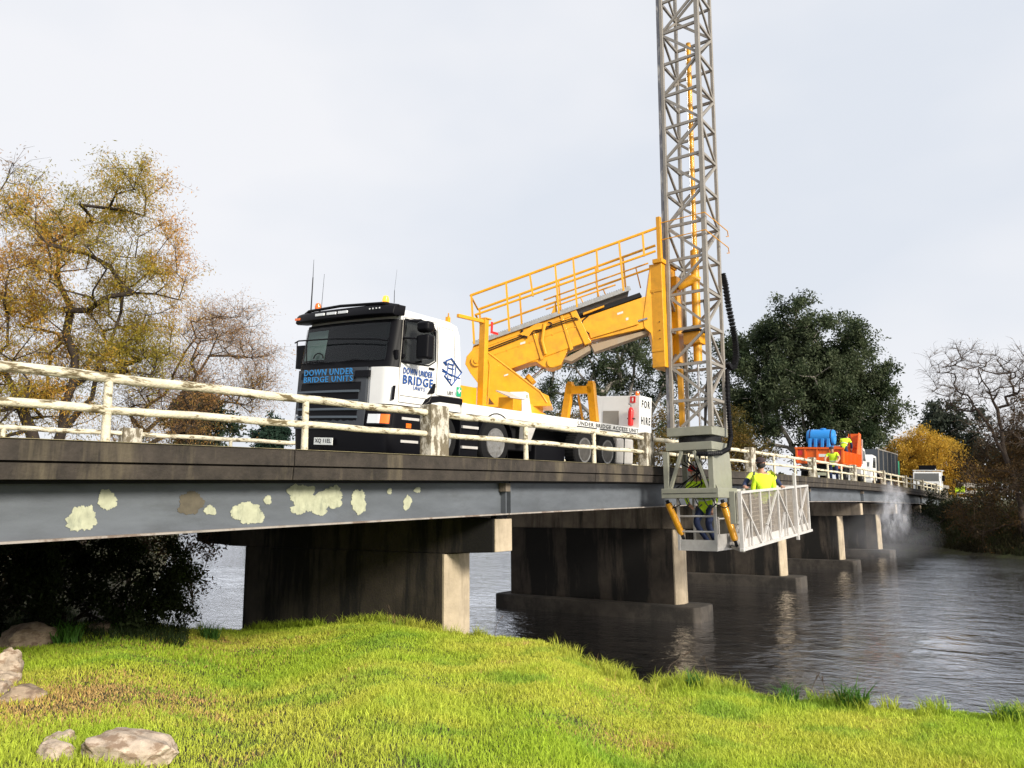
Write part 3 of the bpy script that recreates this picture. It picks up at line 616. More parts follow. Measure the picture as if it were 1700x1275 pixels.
b = T(); b.box(3.7, 5.0, -.9, .9, .3, .8); b.build('chassis_box', M['dark'], truck, bevel=.04)
b = T(); b.box(.9, 10.4, -.55, -.40, .55, .85); b.box(.9, 10.4, .40, .55, .55, .85); b.build('chassis_rail', M['dark'], truck)
# roof things
def beacon(x, y, z, m, parent, par='beacon'):
    b = T(); b.lathe([(.055, 0), (.06, .03)], (x, y, z), 'Z', 14); bs = b.build(par, M['black'], parent, smooth=True)
    b = T(); b.lathe([(.058, .03), (.06, .08), (.045, .135), (.015, .15)], (x, y, z), 'Z', 14); b.build('beacon_lens', m, bs, smooth=True)
beacon(.02, .78, 2.74, M['amber'], truck); beacon(.02, -.99, 2.72, M['glow'], truck)
b = T(); b.path([(.0, .95, 2.6), (.0, .96, 3.40)], [.014, .010], 6); b.path([(0, .96, 3.4), (0, .97, 3.75)], [.006, .003], 5); b.build('antenna', M['black'], truck)
b = T(); b.path([(.05, .72, 2.75), (.05, .70, 3.45)], [.005, .003], 5); b.build('antenna', M['black'], truck)
b = T(); b.path([(.1, -1.12, 2.74), (.05, -1.16, 2.95)], [.006, .005], 5); b.path([(.05, -1.16, 2.95), (.0, -1.24, 3.30)], [.003, .002], 4); b.build('antenna', M['black'], truck)
# wheels
def wheel(x, y, z, side, steer=True):
    r = .50; s = side
    b = T(); b.lathe([(.29, -.15), (.40, -.155), (.47, -.145), (.495, -.11), (.50, 0), (.495, .11), (.47, .145), (.40, .155), (.29, .15)], (x, y, z), 'Y', 36)
    wh = b.build('wheel', M['rubber'], truck, smooth=True)
    for v_ in np.linspace(0, 2*math.pi, 36, endpoint=False): pass
    d = .04 if steer else -.10
    b = T(); b.lathe([(.30, s*.158), (.292, s*.150), (.27, s*.09), (.235, s*(.0 if steer else -.08)), (.185, s*(.09 if steer else -.06)), (.09, s*(.11 if steer else -.04)), (.085, s*(.15 if steer else .06)), (.03, s*(.155 if steer else .065))], (x, y, z), 'Y', 32)
    rim = b.build('rim', M['rim'] if steer else M['rimd'], wh, smooth=True)
    b = T(); b.lathe([(.305, s*.150), (.30, s*.168), (.262, s*.160), (.262, s*.140)], (x, y, z), 'Y', 32); b.build('rim_edge', M['rim'], wh, smooth=True)
    b = T()
    for k in range(10):
        a = 2*math.pi*k/10; b.lathe([(.02, s*(.112 if steer else -.05)), (.016, s*(.14 if steer else -.02))], (x+.135*math.cos(a), y, z+.135*math.sin(a)), 'Y', 6)
    b.build('wheel_nuts', M['dark'], wh)
    b = T()
    for k in range(10):
        a = 2*math.pi*(k+.5)/10; b.lathe([(.036, s*(.060 if steer else -.058)), (.034, s*(.098 if steer else -.05))], (x+.2*math.cos(a), y, z+.2*math.sin(a)), 'Y', 8)
    b.build('rim_hole_shade', M['hole'], wh)  # proud black discs paint the shade inside the holes
    if not steer:
        b = T()
        for k in range(40):
            a = 2*math.pi*k/40; c_, s_ = math.cos(a), math.sin(a); b.beam((x+.485*c_, y-.13, z+.485*s_), (x+.485*c_, y+.13, z+.485*s_), .045, .04, (c_, 0, s_))
        b.build('tread_blocks', M['rubber'], wh, kind='stuff')
for x, st in ((1.40, 1), (3.14, 1), (6.81, 0), (7.98, 0)):
    wheel(x, -1.08, .42, -1, bool(st)); wheel(x, 1.08, .36, 1, bool(st))
b = T()
for k in range(12):
    a0, a1 = math.pi*(.08+.84*k/12), math.pi*(.08+.84*(k+1)/12); b.beam((3.14+.60*math.cos(a0), -1.08, .42+.60*math.sin(a0)), (3.14+.60*math.cos(a1), -1.08, .42+.60*math.sin(a1)), .34, .03, (0, 0, 1))
b.build('mudguard', M['black'], truck)
b = T(); b.prism([(4.28, -1.24, .88), (4.62, -1.24, .86), (4.42, -1.24, .52), (4.26, -1.24, .50)], (0, .2, 0)); b.build('stabiliser_foot', M['alu'], truck)
# deck beam
b = T(); b.box(2.0, 10.55, -1.25, -.95, .94, 1.14); b.box(2.0, 10.55, .95, 1.25, .94, 1.14); b.box(1.98, 2.12, -1.255, 1.255, .90, 1.145); b.build('side_beam', M['white'], truck, bevel=.012)
b = T(); b.box(2.12, 10.5, -.95, .95, 1.0, 1.12); b.build('truck_bed', M['white'], truck)
text_part('UNDER BRIDGE ACCESS UNIT', .1, sideM(8.05, 1.055, -1.254), M['blackT'], truck, width=3.3, height=.10, bold=.002, space=1.15)
b = T(); 
for a, c in ((6.36, 7.35), (7.5, 8.6), (8.75, 9.6)): b.box(a, c, -1.257, -1.252, .965, .99)
b.build('side_slot', M['black'], truck)
b = T(); b.box(8.6, 9.55, -1.2, -.6, .12, .82); tt = b.build('fuel_tank', M['alu'], truck, bevel=.06, seg=3)
b = T(); b.box(8.95, 8.99, -1.21, -.6, .11, .83); b.build('tank_strap', M['black'], tt)
# yellow sub frame behind the cab
b = T(); b.box(2.05, 2.75, -1.0, 1.0, 1.14, 1.52); b.build('subframe_box', M['yellow'], truck, bevel=.02)
b = T(); b.box(2.04, 2.06, -.9, -.45, 1.16, 1.40); b.build('subframe_opening', M['black'], truck)
# side post with horizontal arm and learner sign
b = T(); b.beam((2.82, -1.08, 1.14), (2.78, -1.08, 2.95), .15, .13, (1, 0, 0)); b.beam((2.85, -1.10, 2.88), (1.95, -1.06, 2.86), .07, .07); b.box(2.72, 2.90, -1.18, -1.0, 2.93, 2.96); b.build('boom_rest_post', M['yellow'], truck, bevel=.008)
b = T(); b.path([(2.96, -1.12, 1.2), (2.96, -1.13, 2.0), (2.91, -1.12, 2.12), (2.84, -1.12, 2.12)], .02, 8); b.build('grab_handle', M['yellow'], truck, smooth=True)
b = T(); b.box(1.72, 1.80, -1.0, -.94, 2.66, 2.80); b.path([(1.76, -.97, 2.78), (1.70, -1.03, 2.86)], .012, 5); b.path([(1.76, -.97, 2.78), (1.84, -.93, 2.84)], .012, 5); b.build('roof_bracket', M['yellow'], truck)
b = T(); b.prism([(2.90, -1.16, 2.66), (3.16, -1.16, 2.66), (3.16, -1.16, 2.71), (2.97, -1.16, 2.71), (2.97, -1.16, 2.90), (2.90, -1.16, 2.90)], (0, -.008, 0)); b.build('red_learner_letter', M['red'], truck)
# control console with tread-plate lid
b = T(); b.box(3.70, 4.02, -1.24, -.85, 1.14, 1.42); b.build('console_box', M['yellow'], truck, bevel=.01)
b = T(); b.add([(3.55, -1.26, 1.39), (4.12, -1.26, 1.40), (4.22, -.8, 1.56), (3.66, -.8, 1.55), (3.55, -1.26, 1.41), (4.12, -1.26, 1.42), (4.22, -.8, 1.58), (3.66, -.8, 1.57)], [(0, 3, 2, 1), (4, 5, 6, 7), (0, 1, 5, 4), (1, 2, 6, 5), (2, 3, 7, 6), (3, 0, 4, 7)]); cl = b.build('console_lid', M['alu'], truck)
b = T(); b.prism([(4.06, -1.24, 1.14), (4.42, -1.24, 1.14), (4.27, -1.24, 1.56), (4.14, -1.24, 1.58), (4.02, -1.24, 1.40)], (0, .4, 0)); b.build('console_side', M['white'], truck, bevel=.006)
b = T(); b.box(4.17, 4.24, -1.247, -1.24, 1.44, 1.52); b.build('console_sticker', M['primer'], truck)
# white tank box on the far side of the bed
b = T(); b.box(4.9, 7.0, .35, 1.2, 1.14, 1.80); b.build('locker', M['white'], truck, bevel=.02)
# yellow A frame boom support
b = T()
for s in (-1, 1): b.beam((7.4, -.72+s*.44, 1.14), (7.4, -.72+s*.30, 2.12), .14, .20, (0, 1, 0))
b.beam((7.4, -.72-.36, 1.96), (7.4, -.72+.36, 1.96), .14, .20)
b.box(7.33, 7.47, -1.10, -.96, 2.08, 2.18); b.box(7.33, 7.47, -.48, -.36, 2.08, 2.18)
b.beam((7.7, -.72+.06, 1.14), (7.5, -.72+.12, 1.85), .05, .05); b.build('boom_support_frame', M['yellow'], truck, bevel=.01)
# white cabinet with hire lettering
b = T(); b.box(9.75, 10.52, -1.25, .10, 1.12, 2.04); cb = b.build('equipment_cabinet', M['white'], truck, bevel=.012)
text_part('FOR', .1, sideM(10.14, 1.82, -1.254), M['blackT'], cb, width=.54, height=.22, bold=.0035, space=1.3)
text_part('HIRE', .1, sideM(10.15, 1.36, -1.254), M['blackT'], cb, width=.60, height=.22, bold=.0035, space=1.3)
b = T(); b.box(9.735, 9.75, -.62, -.12, 1.16, 1.62); b.build('grey_door', M['grey'], cb, bevel=.005)
b = T(); b.box(9.735, 9.75, -1.12, -.96, 1.84, 2.02); sg = b.build('extinguisher_sign', M['red'], cb)
b = T(); b.box(9.730, 9.735, -1.06, -1.02, 1.88, 1.98); b.build('sign_mark', M['plate'], sg)
b = T(); b.lathe([(.02, 0), (.075, .03), (.078, .42), (.055, .50), (.02, .53)], (9.64, -1.04, 1.18), 'Z', 16); ex_ = b.build('fire_extinguisher', M['red'], cb, smooth=True)
b = T(); b.path([(9.64, -1.04, 1.70), (9.64, -1.04, 1.76), (9.60, -.98, 1.80)], .012, 6); b.box(9.60, 9.74, -1.13, -.95, 1.38, 1.41); b.build('extinguisher_valve', M['dark'], ex_)
b = T(); b.add([(10.53, -1.2, 2.03), (10.53, .1, 2.03), (10.95, .1, 1.85), (10.95, -1.2, 1.85), (10.53, -1.2, 2.01), (10.53, .1, 2.01), (10.95, .1, 1.83), (10.95, -1.2, 1.83)], [(0, 1, 2, 3), (7, 6, 5, 4), (0, 3, 7, 4), (3, 2, 6, 7), (2, 1, 5, 6), (1, 0, 4, 5)]); b.build('raised_flap', M['grey'], cb)
beacon(10.1, -1.0, 2.05, M['amber'], cb)

# ---- boom in its vertical plane: t along u, offset along n
A0 = Vector((14.6, 11.1, 0)); bu = Vector((.497, -.867, 0)).normalized(); bn = Vector((bu.y, -bu.x, 0))
if bn.x > 0: bn = -bn
def bp(t, z, off=0): return A0+bu*t+bn*off+Vector((0, 0, z))
def bprism(poly, o0, o1, name, m, parent, bevel=0, **kw):
    b = MB(); b.prism([bp(t, z, o0) for t, z in poly], bn*(o1-o0)); return b.build(name, m, parent, bevel=bevel, **kw)
YL = M['yellow']
# slewing ring and twin side plates
b = MB(); c = bp(.95, 0); b.lathe([(.62, 1.98), (.62, 2.12), (.56, 2.14), (.56, 2.30)], (c.x, c.y, 0), 'Z', 40); b.build('slewing_ring', YL, truck, smooth=True)
plate = [(-.30, 3.30), (-.27, 3.48), (-.15, 3.62), (.02, 3.66), (.20, 3.60), (1.46, 2.60), (1.66, 2.50), (1.70, 2.28), (.42, 2.28), (.25, 2.50), (-.18, 3.08)]
for o in (.36, -.42): bprism(plate, o, o+.06, 'turret_side_plate', YL, truck, bevel=.012)
for o in (.425,):
    b = MB(); pth = [bp(.20, 3.60, .42), bp(1.46, 2.60, .42), bp(1.62, 2.34, .42)]; b.path(pth, .022, 6); b.build('plate_edge', YL, truck, smooth=True)
bprism([(-.1, 2.26), (1.72, 2.26), (1.72, 2.32), (-.1, 2.32)], -.45, .45, 'turret_floor', YL, truck, bevel=.01)
bprism([(1.40, 2.32), (1.60, 2.32), (1.64, 2.50), (1.44, 2.60)], -.36, .36, 'turret_end', YL, truck, bevel=.01)
b = MB(); 
for r_, h in ((.13, .07), (.06, .10)): b.path([bp(-.02, 3.36, .40), bp(-.02, 3.36, .40+h)], r_, 18)
b.build('pivot_boss', YL, truck, smooth=True)
# outer boom section
ob = [(-.26, 3.34), (-.12, 3.77), (2.30, 4.58), (2.62, 3.80), (.42, 3.06)]
outer = bprism(ob, -.30, .30, 'outer_boom', YL, truck, bevel=.015)
bprism([(2.18, 4.52), (2.33, 4.57), (2.68, 3.76), (2.52, 3.70)], -.335, .335, 'boom_collar', YL, truck, bevel=.015)
for t0 in (1.25, 1.95):
    bprism([(t0, 4.28+.33*(t0-1.5)), (t0+.06, 4.30+.33*(t0-1.5)), (t0+.30, 3.48+.30*(t0-1.5)), (t0+.23, 3.44+.30*(t0-1.5))], .30, .33, 'stiffening_rib', YL, outer, bevel=.006)
# seam lines and cover plates
b = MB(); b.beam(bp(.05, 3.42, .303), bp(2.4, 4.20, .303), .012, .008); b.beam(bp(.0, 3.68, .31), bp(2.2, 4.42, .31), .02, .03); b.build('weld_seam', YL, outer)
for (t, z, w_, h_) in ((.62, 2.98, .10, .035), (1.0, 3.75, .12, .05), (3.3, 4.42, .14, .05), (3.5, 4.28, .06, .06)):
    b = MB(); o_ = .425 if z < 3.2 else (.303 if t < 2 else .243); b.prism([bp(t, z, o_), bp(t+w_, z+w_*.3, o_), bp(t+w_, z+w_*.3+h_, o_), bp(t, z+h_, o_)], bn*.003); b.build('warning_sticker', M['decal'], truck)
for k in range(2):
    b = MB(); b.path([bp(.1, 3.62-.05*k, .33), bp(.7, 3.84-.05*k, .34), bp(1.3, 4.05-.04*k, .335), bp(1.9, 4.25-.05*k, .345), bp(2.3, 4.36-.05*k, .36), bp(2.45, 4.30, .30)], .012, 6); b.build('hydraulic_hose', M['dark'], truck, smooth=True)
b = MB()
for k in range(9): t = .15+k*.27; b.path([bp(t, 3.40+t*.325, .30), bp(t, 3.40+t*.325, .318)], .014, 8)
b.build('bolt_heads', YL, outer, kind='stuff')
# lift cylinder lug (bell) and cylinder
bprism([(1.15, 3.30), (1.36, 3.34), (1.52, 3.22), (1.74, 3.17), (1.95, 3.25), (2.12, 3.60), (2.35, 3.72), (1.2, 3.36)], -.24, .27, 'lift_lug', YL, truck, bevel=.02)
b = MB(); b.path([bp(1.74, 3.30, .27), bp(1.74, 3.30, .315)], .11, 16); b.build('lug_pin', YL, truck, smooth=True)
b = MB(); b.path([bp(.85, 2.66), bp(1.22, 2.97)], .115, 18); b.path([bp(1.18, 2.93), bp(1.26, 3.0)], .14, 18); b.build('lift_cylinder', YL, truck, smooth=True)
b = MB(); b.path([bp(1.2, 2.95), bp(1.72, 3.34)], .045, 12); b.build('cylinder_rod', M['chrome'], truck, smooth=True)
# inner boom with dark slot above
ib = [(2.25, 4.30), (3.98, 4.86), (4.12, 4.12), (2.50, 3.80)]
inner = bprism(ib, -.22, .24, 'inner_boom', YL, truck, bevel=.012)
b = MB()
p = [bp(2.62, 4.42, .262), bp(2.48, 4.30, .262), bp(2.47, 4.12, .262), bp(2.62, 3.99, .262), bp(2.80, 3.99, .262)]; b.path(p, .018, 6); b.build('hose_loop', M['dark'], inner, smooth=True)
bprism([(2.36, 4.36), (3.9, 4.88), (3.85, 4.97), (2.36, 4.48)], -.18, .18, 'boom_top_tray', M['dark'], truck)
bprism([(2.5, 4.44), (3.0, 4.62), (3.0, 4.66), (2.5, 4.49)], .2, .28, 'tray_lip', YL, truck)
b = MB(); b.beam(bp(2.65, 3.93, .27), bp(3.78, 4.24, .27), .05, .13); b.build('side_cylinder_guard', YL, truck, bevel=.006)
b = MB(); b.path([bp(3.78, 4.25, .27), bp(4.0, 4.31, .27)], .03, 10); b.build('side_cylinder_rod', M['chrome'], truck, smooth=True)
bprism([(2.66, 3.74), (4.1, 4.08), (4.08, 4.00), (2.75, 3.56)], -.18, .16, 'boom_underside_plate', M['offwhite'], truck, bevel=.005)
bprism([(2.0, 3.40), (2.62, 3.72), (2.66, 3.60), (2.2, 3.34)], -.16, .2, 'boom_underside_plate', M['offwhite'], truck, bevel=.005)
# small linkage on the boom side
bprism([(.98, 4.00), (1.18, 3.90), (1.30, 4.08), (1.60, 4.12), (1.66, 4.24), (1.40, 4.26)], .30, .36, 'latch_plate', YL, truck, bevel=.01)
b = MB(); b.path([bp(1.05, 4.10, .32), bp(1.05, 3.98, .33), bp(1.18, 3.92, .34)], .03, 8); b.path([bp(1.7, 4.22, .33)+Vector((0, 0, .05*math.cos(a)))+bu*(.06*math.sin(a)) for a in np.linspace(-.6, 3.6, 10)], .014, 6); b.build('hydraulic_hose', M['dark'], truck, smooth=True)
b = MB(); b.path([bp(1.58, 4.22, .36), bp(1.52, 3.82, .36), bp(1.60, 3.50, .35)], .04, 8); b.build('hydraulic_pipe', YL, truck, smooth=True)
bprism([(1.72, 4.40), (1.90, 4.46), (1.86, 4.80)], .30, .33, 'lifting_lug', YL, truck, bevel=.006)
# mast carriage bracket
bprism([(4.26, 5.57), (4.10, 5.52), (3.90, 4.30), (3.92, 4.10), (4.07, 3.96), (4.20, 3.16), (4.30, 3.14), (4.34, 5.60)], -.22, .26, 'mast_carriage', YL, truck, bevel=.012)
b = MB(); b.box(16.42, 17.25, 7.12, 7.44, 3.13, 5.62); b.build('mast_carriage', YL, truck, bevel=.012)
for bx, nm in (((16.405, 16.42, 7.12, 7.44, 4.93, 5.0), 'carriage_trim'), ((16.405, 16.42, 7.12, 7.44, 3.50, 3.55), 'carriage_trim'), ((16.36, 17.25, 7.08, 7.32, 5.62, 5.72), 'carriage_cap'), ((16.38, 16.48, 7.10, 7.20, 5.7, 6.75), 'carriage_upright')):
    b = MB(); b.box(*bx); b.build(nm, YL, truck, bevel=.006)
b = MB(); b.path([bp(4.24, 4.95, .27), bp(4.24, 4.95, .30)], .09, 14); b.build('carriage_pin', YL, truck, smooth=True)
b = MB()
for z in (3.8, 4.0, 4.2): b.path([(16.42, 7.22, z), (16.405, 7.22, z)], .013, 8)
b.build('bolt_heads', M['dark'], truck)
# walkway and hand rails on the boom
M['walk'] = mat('dull walkway aluminium', (.30, .30, .30), .5, metal=.2, var=.3, vscale=20)
wk = bprism([(-.12, 3.78), (3.60, 5.02), (3.60, 5.07), (-.12, 3.83)], -1.0, .36, 'walkway', M['galv'], truck)
b = MB(); b.beam(bp(-.12, 3.79, .375), bp(3.62, 5.035, .375), .02, .10); b.build('walkway_edge', M['walk'], truck)
b = MB()
for k in range(70):
    t = -.1+k*.053; b.beam(bp(t, 3.845+(t+.12)*.3335, .38), bp(t, 3.845+(t+.12)*.3335, .2), .012, .02)
b.build('walkway_teeth', M['dark'], wk, kind='stuff')
def lin(a, b_, t): return a[1]+(b_[1]-a[1])*(t-a[0])/(b_[0]-a[0])
for off, sgn in ((.36, 1), (-1.0, -1)):
    top = ((-.18, 4.98), (4.38, 6.52)); mid = ((-.06, 4.50), (4.24, 5.92)); base = ((-.12, 3.80), (3.60, 5.04))
    b = MB(); b.path([bp(*top[0], off), bp(*top[1], off)], .034, 8); b.build('handrail', YL, truck, smooth=True)
    b = MB(); b.path([bp(*mid[0], off), bp(*mid[1], off)], .029, 8); b.build('middle_handrail', YL, truck, smooth=True)
    ts = (-.16, .68, 1.25, 1.86, 2.29, 2.85, 3.39, 3.95) if sgn > 0 else (-.14, .9, 1.9, 2.85, 3.55)
    for t in ts:
        if t > 3.6 or (sgn > 0 and t in (1.25, 2.85)): zb = lin(*mid, t)-.02
        else: zb = lin(*base, t+.06)-.02
        b = MB(); b.beam(bp(t, lin(*top, t), off), bp(t+.07 if zb < 5.4 else t+.02, zb, off), .045, .06, bn); b.build('rail_post', YL, truck)
for t0, t1, z0 in ((1.55, 4.1, .20), (1.6, 3.3, -.05)):
    b = MB(); b.path([bp(t0, lin(*mid, t0)-.30+z0, -.10), bp(t1, lin(*mid, t1)-.30+z0, -.10)], .020, 8)
    for t in (t0+.3, (t0+t1)/2, t1-.3): b.path([bp(t, lin(*mid, t)-.30+z0, -.1), bp(t+.1, lin(*base, t)+.05, -.1)], .016, 6)
    b.build('folded_rail', YL, truck, smooth=True)
for q in ((top[0]), (mid[0])):
    b = MB(); b.path([bp(*q, .36), bp(*q, -1.0)], .024, 8); b.build('end_rail', YL, truck, smooth=True)

# ---- lattice mast
X0, X1, Y0, Y1 = 16.62, 17.55, 6.17, 7.09
cs = [(X0, Y0), (X0, Y1), (X1, Y1), (X1, Y0)]
GA = M['galv']; ZB, ZT = 1.70, 15.6; ch = {0: .105, 1: .08, 2: .08, 3: .075}
for i, (x, y) in enumerate(cs):
    b = MB(); b.beam((x, y, ZB), (x, y, ZT), ch[i], ch[i], (1, 0, 0)); b.build('mast_chord', GA, truck, bevel=.008)
b = MB(); b.box(X0-.03, X0+.09, Y1+.03, Y1+.12, ZB, ZT); b.build('mast_guide_rail', mat('worn dark rail', (.16, .16, .18), .5, metal=.4, var=.3, dirt=.8, dcol=(.5, .48, .46), dscale=(6, 6, 1.5), dlo=.5, dhi=.6), truck)
zs = [2.33-.84+.84*k for k in range(0, 18)]
faces = [(0, 1), (0, 3), (1, 2), (3, 2)]
def node_on(ci, k):   # diagonal nodes: corners 0 and 2 at odd k, others at even k (so that neighbours alternate)
    return (k % 2 == 1) if ci in (0, 2) else (k % 2 == 0)
for fi, (a, c) in enumerate(faces):
    pa, pc = cs[a], cs[c]
    for k, z in enumerate(zs):
        if ZB+.1 < z < ZT:
            b = MB(); b.beam((pa[0], pa[1], z), (pc[0], pc[1], z), .05, .065); b.build('mast_brace', GA, truck)
        if k+1 < len(zs):
            z2 = z+.84; s, e = (pa, pc) if node_on(a, k) else (pc, pa)
            z_a = max(z, ZB+.02); 
            q0 = Vector((s[0], s[1], z)); q1 = Vector((e[0], e[1], z2))
            if z < ZB: q0 = q0.lerp(q1, (ZB-z)/.84)
            if z2 < ZT: b = MB(); b.beam(q0+Vector((0, 0, .03)), q1-Vector((0, 0, .03)), .045, .058); b.build('mast_brace', GA, truck)
# telescopic cylinder inside the mast
b = MB(); b.path([(17.12, 6.60, 11.4), (17.12, 6.62, 3.3)], .060, 18); b.path([(17.12, 6.62, 6.0), (17.12, 6.62, 3.25)], .10, 18); b.build('mast_cylinder', YL, truck, smooth=True)
b = MB(); b.path([(17.12, 6.62, 3.3), (17.12, 6.62, 1.7)], .03, 10); b.path([(17.0, 6.62, 11.3), (17.0, 6.62, 6.0)], .008, 5); b.build('cylinder_rod', M['chrome'], truck, smooth=True)
b = MB(); b.path([(16.95, 6.95, 5.1), (17.12, 6.62, 5.3), (17.2, 6.5, 5.25)], [.09, .13, .10], 12); b.box(16.9, 17.3, 6.45, 6.85, 3.7, 3.98); b.box(16.95, 17.25, 6.98, 7.12, 3.3, 5.4); b.box(16.75, 16.85, 6.86, 6.98, 1.75, 3.1); b.build('drive_unit', YL, truck, bevel=.01)
b = MB(); b.add([(16.85, 6.88, 3.98), (17.35, 6.88, 3.98), (17.35, 6.40, 3.98), (16.85, 6.40, 3.98), (17.1, 6.65, 4.2)], [(0, 1, 2, 3), (0, 1, 4), (1, 2, 4), (2, 3, 4), (3, 0, 4)]); b.build('rubber_cone', M['dark'], truck)
for i in range(3):
    b = MB(); b.path([(17.3+.05*i, 6.45-.03*i, 4.8), (17.32, 6.4, 3.9), (17.35+.03*i, 6.42, 3.2), (17.2+.06*i, 6.5, 2.4), (17.25, 6.55, 1.7)], .02+.01*(i == 0), 6); b.build('hydraulic_hose', M['dark'], truck, smooth=True)
for z in (6.62, 6.20):
    b = MB(); b.path([(16.45, 7.2, z-.02), (16.45, 6.02, z), (17.85, 5.98, z-.05), (17.95, 6.0, z-.16), (17.8, 6.0, z-.2)], .012, 6); b.build('guard_wire', YL, truck, smooth=True)
# energy chain
pts = [(17.62, 6.08, 5.45), (17.66, 6.04, 5.2), (17.74, 6.02, 4.7), (17.92, 6.0, 4.2), (18.05, 6.0, 3.85), (18.06, 6.0, 3.5), (17.95, 6.02, 3.25), (17.72, 6.05, 3.15), (17.6, 6.1, 3.3)]
b = MB()
P_ = [Vector(p) for p in pts]; fine = []
for i in range(len(P_)-1):
    for k in range(6): fine.append(P_[i].lerp(P_[i+1], k/6))
for i in range(len(fine)-1):
    d = (fine[i+1]-fine[i]); b.beam(fine[i]-d*.1, fine[i]+d*.78, .09, .11, (0, 1, 0)); b.beam(fine[i]+d*.05, fine[i]+d*.35, .11, .135, (0, 1, 0))
b.build('energy_chain', M['dark'], truck)
b = MB(); pts = [(17.60, 6.08, 3.1), (17.5, 6.06, 2.4), (17.42, 6.03, 1.9), (17.38, 6.0, 1.5), (17.15, 5.99, 1.22), (16.7, 6.02, 1.10), (16.3, 6.2, 1.07), (16.2, 6.4, 1.08)]
P_ = [Vector(p) for p in pts]; fine = []; rr_ = []
for i in range(len(P_)-1):
    for k in range(14): fine.append(P_[i].lerp(P_[i+1], k/14)); rr_.append(.058 if (len(fine) % 2) else .046)
b.path(fine, rr_, 10); b.build('corrugated_hose', M['black'], truck, smooth=False)
# collar, bearing and lower head frame
BA = M['boxalu']
b = MB(); b.box(X0-.05, X1+.03, Y0-.03, Y1+.13, 1.52, 1.72); b.build('mast_foot_collar', BA, truck, bevel=.01)
b = MB(); b.lathe([(.48, 1.38), (.48, 1.50)], (17.08, 6.63, 0), 'Z', 30); b.build('slew_bearing', M['dark'], truck)
b = MB(); b.box(X0-.07, X1+.06, Y0-.02, Y1+.16, 1.19, 1.37); b.build('head_frame_top', BA, truck, bevel=.01)
hx0, hx1, hy0, hy1 = X0-.06, X1+.1, Y0+.02, Y1+.16
for x, y in ((hx0, hy0), (hx0, hy1), (hx1, hy1)): b = MB(); b.box(x-.05, x+.05, y-.06, y+.06, .32, 1.17); b.build('head_frame_leg', BA, truck, bevel=.006)
for y, q in ((hy1-.08, -1), (hy0+.08, 1)):
    for x in (hx0, hx1): b = MB(); b.beam((x, y, .33), (x, y+q*.30, 1.17), .06, .09, (1, 0, 0)); b.build('head_frame_brace', BA, truck)
b = MB(); b.prism([(hx0-.02, hy0-.05, 1.17), (hx1-.04, hy0-.05, 1.17), (hx1+.06, hy0-.05, .75), (hx1+.04, hy0-.05, .16), (hx0+.4, hy0-.05, .16), (hx0-.02, hy0-.05, .5)], (0, .06, 0)); b.build('head_frame_plate', BA, truck, bevel=.006)
b = MB(); b.box(hx0-.08, hx1+.05, hy0-.16, hy1+.12, .12, .34); b.build('head_frame_bottom', BA, truck, bevel=.012)
b = MB(); b.box(hx0-.088, hx0-.08, hy0-.12, hy1+.08, .222, .232); b.build('frame_seam', M['dark'], truck)
for i in range(9):
    y = 6.35+.09*i; b = MB(); b.path([(hx0+.05+.02*i, y, 1.15), (hx0+.1, y+.07*math.sin(i*2), .95), (hx0+.25, 6.6+.05*math.cos(i*3), .7), (hx0+.1+.04*i, y+.1*math.cos(i), .45), (hx0+.02, 6.5+.08*i, .3)], .013, 5); b.build('hydraulic_hose', M['dark'], truck, smooth=True)
b = MB()
for i in range(4): b.box(16.85, 16.95, 6.55+.06*i, 6.58+.06*i, .65, .95)
b.build('valve_block', M['alu'], truck)
for i in range(5):
    b = MB(); y = 6.2+.2*i; b.path([(hx0-.05, y, .14), (hx0-.1, y-.1, -.02), (hx0-.1, y-.3+.1*i, -.10), (hx0-.06, y-.42+.12*i, -.02)], .014, 5); b.build('hydraulic_hose', M['dark'], truck, smooth=True)
for (p, q) in (((16.62, 7.30, .08), (16.85, 7.02, -.80)), ((16.66, 6.02, .08), (16.60, 5.72, -.92))):
    p, q = Vector(p), Vector(q); b = MB(); b.path([p.lerp(q, .08), p.lerp(q, .85)], .075, 16); b.path([p.lerp(q, .84), p.lerp(q, .88)], .06, 12); cy_ = b.build('tilt_cylinder', YL, truck, smooth=True)
    b = MB(); b.path([p.lerp(q, .86), q], .035, 10); b.path([p, p.lerp(q, .1)], .045, 8); b.build('cylinder_rod', M['dark'], cy_, smooth=True)
# cage below the mast
AL = M['alu']; zb = -1.04
gx0, gx1, gy0, gy1 = 16.78, 17.72, 6.24, 7.10
for x, y in ((gx0, gy0), (gx0, gy1), (gx1, gy0), (gx1, gy1)): b = MB(); b.box(x-.03, x+.03, y-.03, y+.03, zb, .12); b.build('cage_post', AL, truck, bevel=.006)
for z in (-.28, -.62):
    b = MB(); b.path([(gx0, gy0, z), (gx0, gy1, z)], .022, 8); b.build('cage_rail', AL, truck, smooth=True)
b = MB(); b.box(gx0-.01, gx1+.01, gy0-.01, gy1+.01, zb, zb+.04); b.box(gx0-.025, gx0+.0, gy0+.03, gy1-.03, zb+.0, zb+.24); b.box(gx0+.04, gx1-.02, gy0-.02, gy0, zb, zb+.36); b.build('cage_floor', AL, truck, bevel=.004)
for z in (-.34, -.0): b = MB(); b.path([(gx0+.15, gy0, z), (gx1, gy0, z)], .018, 8); b.build('cage_rail', AL, truck, smooth=True)
b = MB(); b.box(gx0+.15, gx0+.19, gy0-.02, gy0+.02, zb+.3, -.3); b.build('cage_post', AL, truck)
b = MB(); b.box(gx1-.02, gx1+.0, gy0, gy1, zb, -.1); b.build('cage_back_panel', M['grey'], truck)
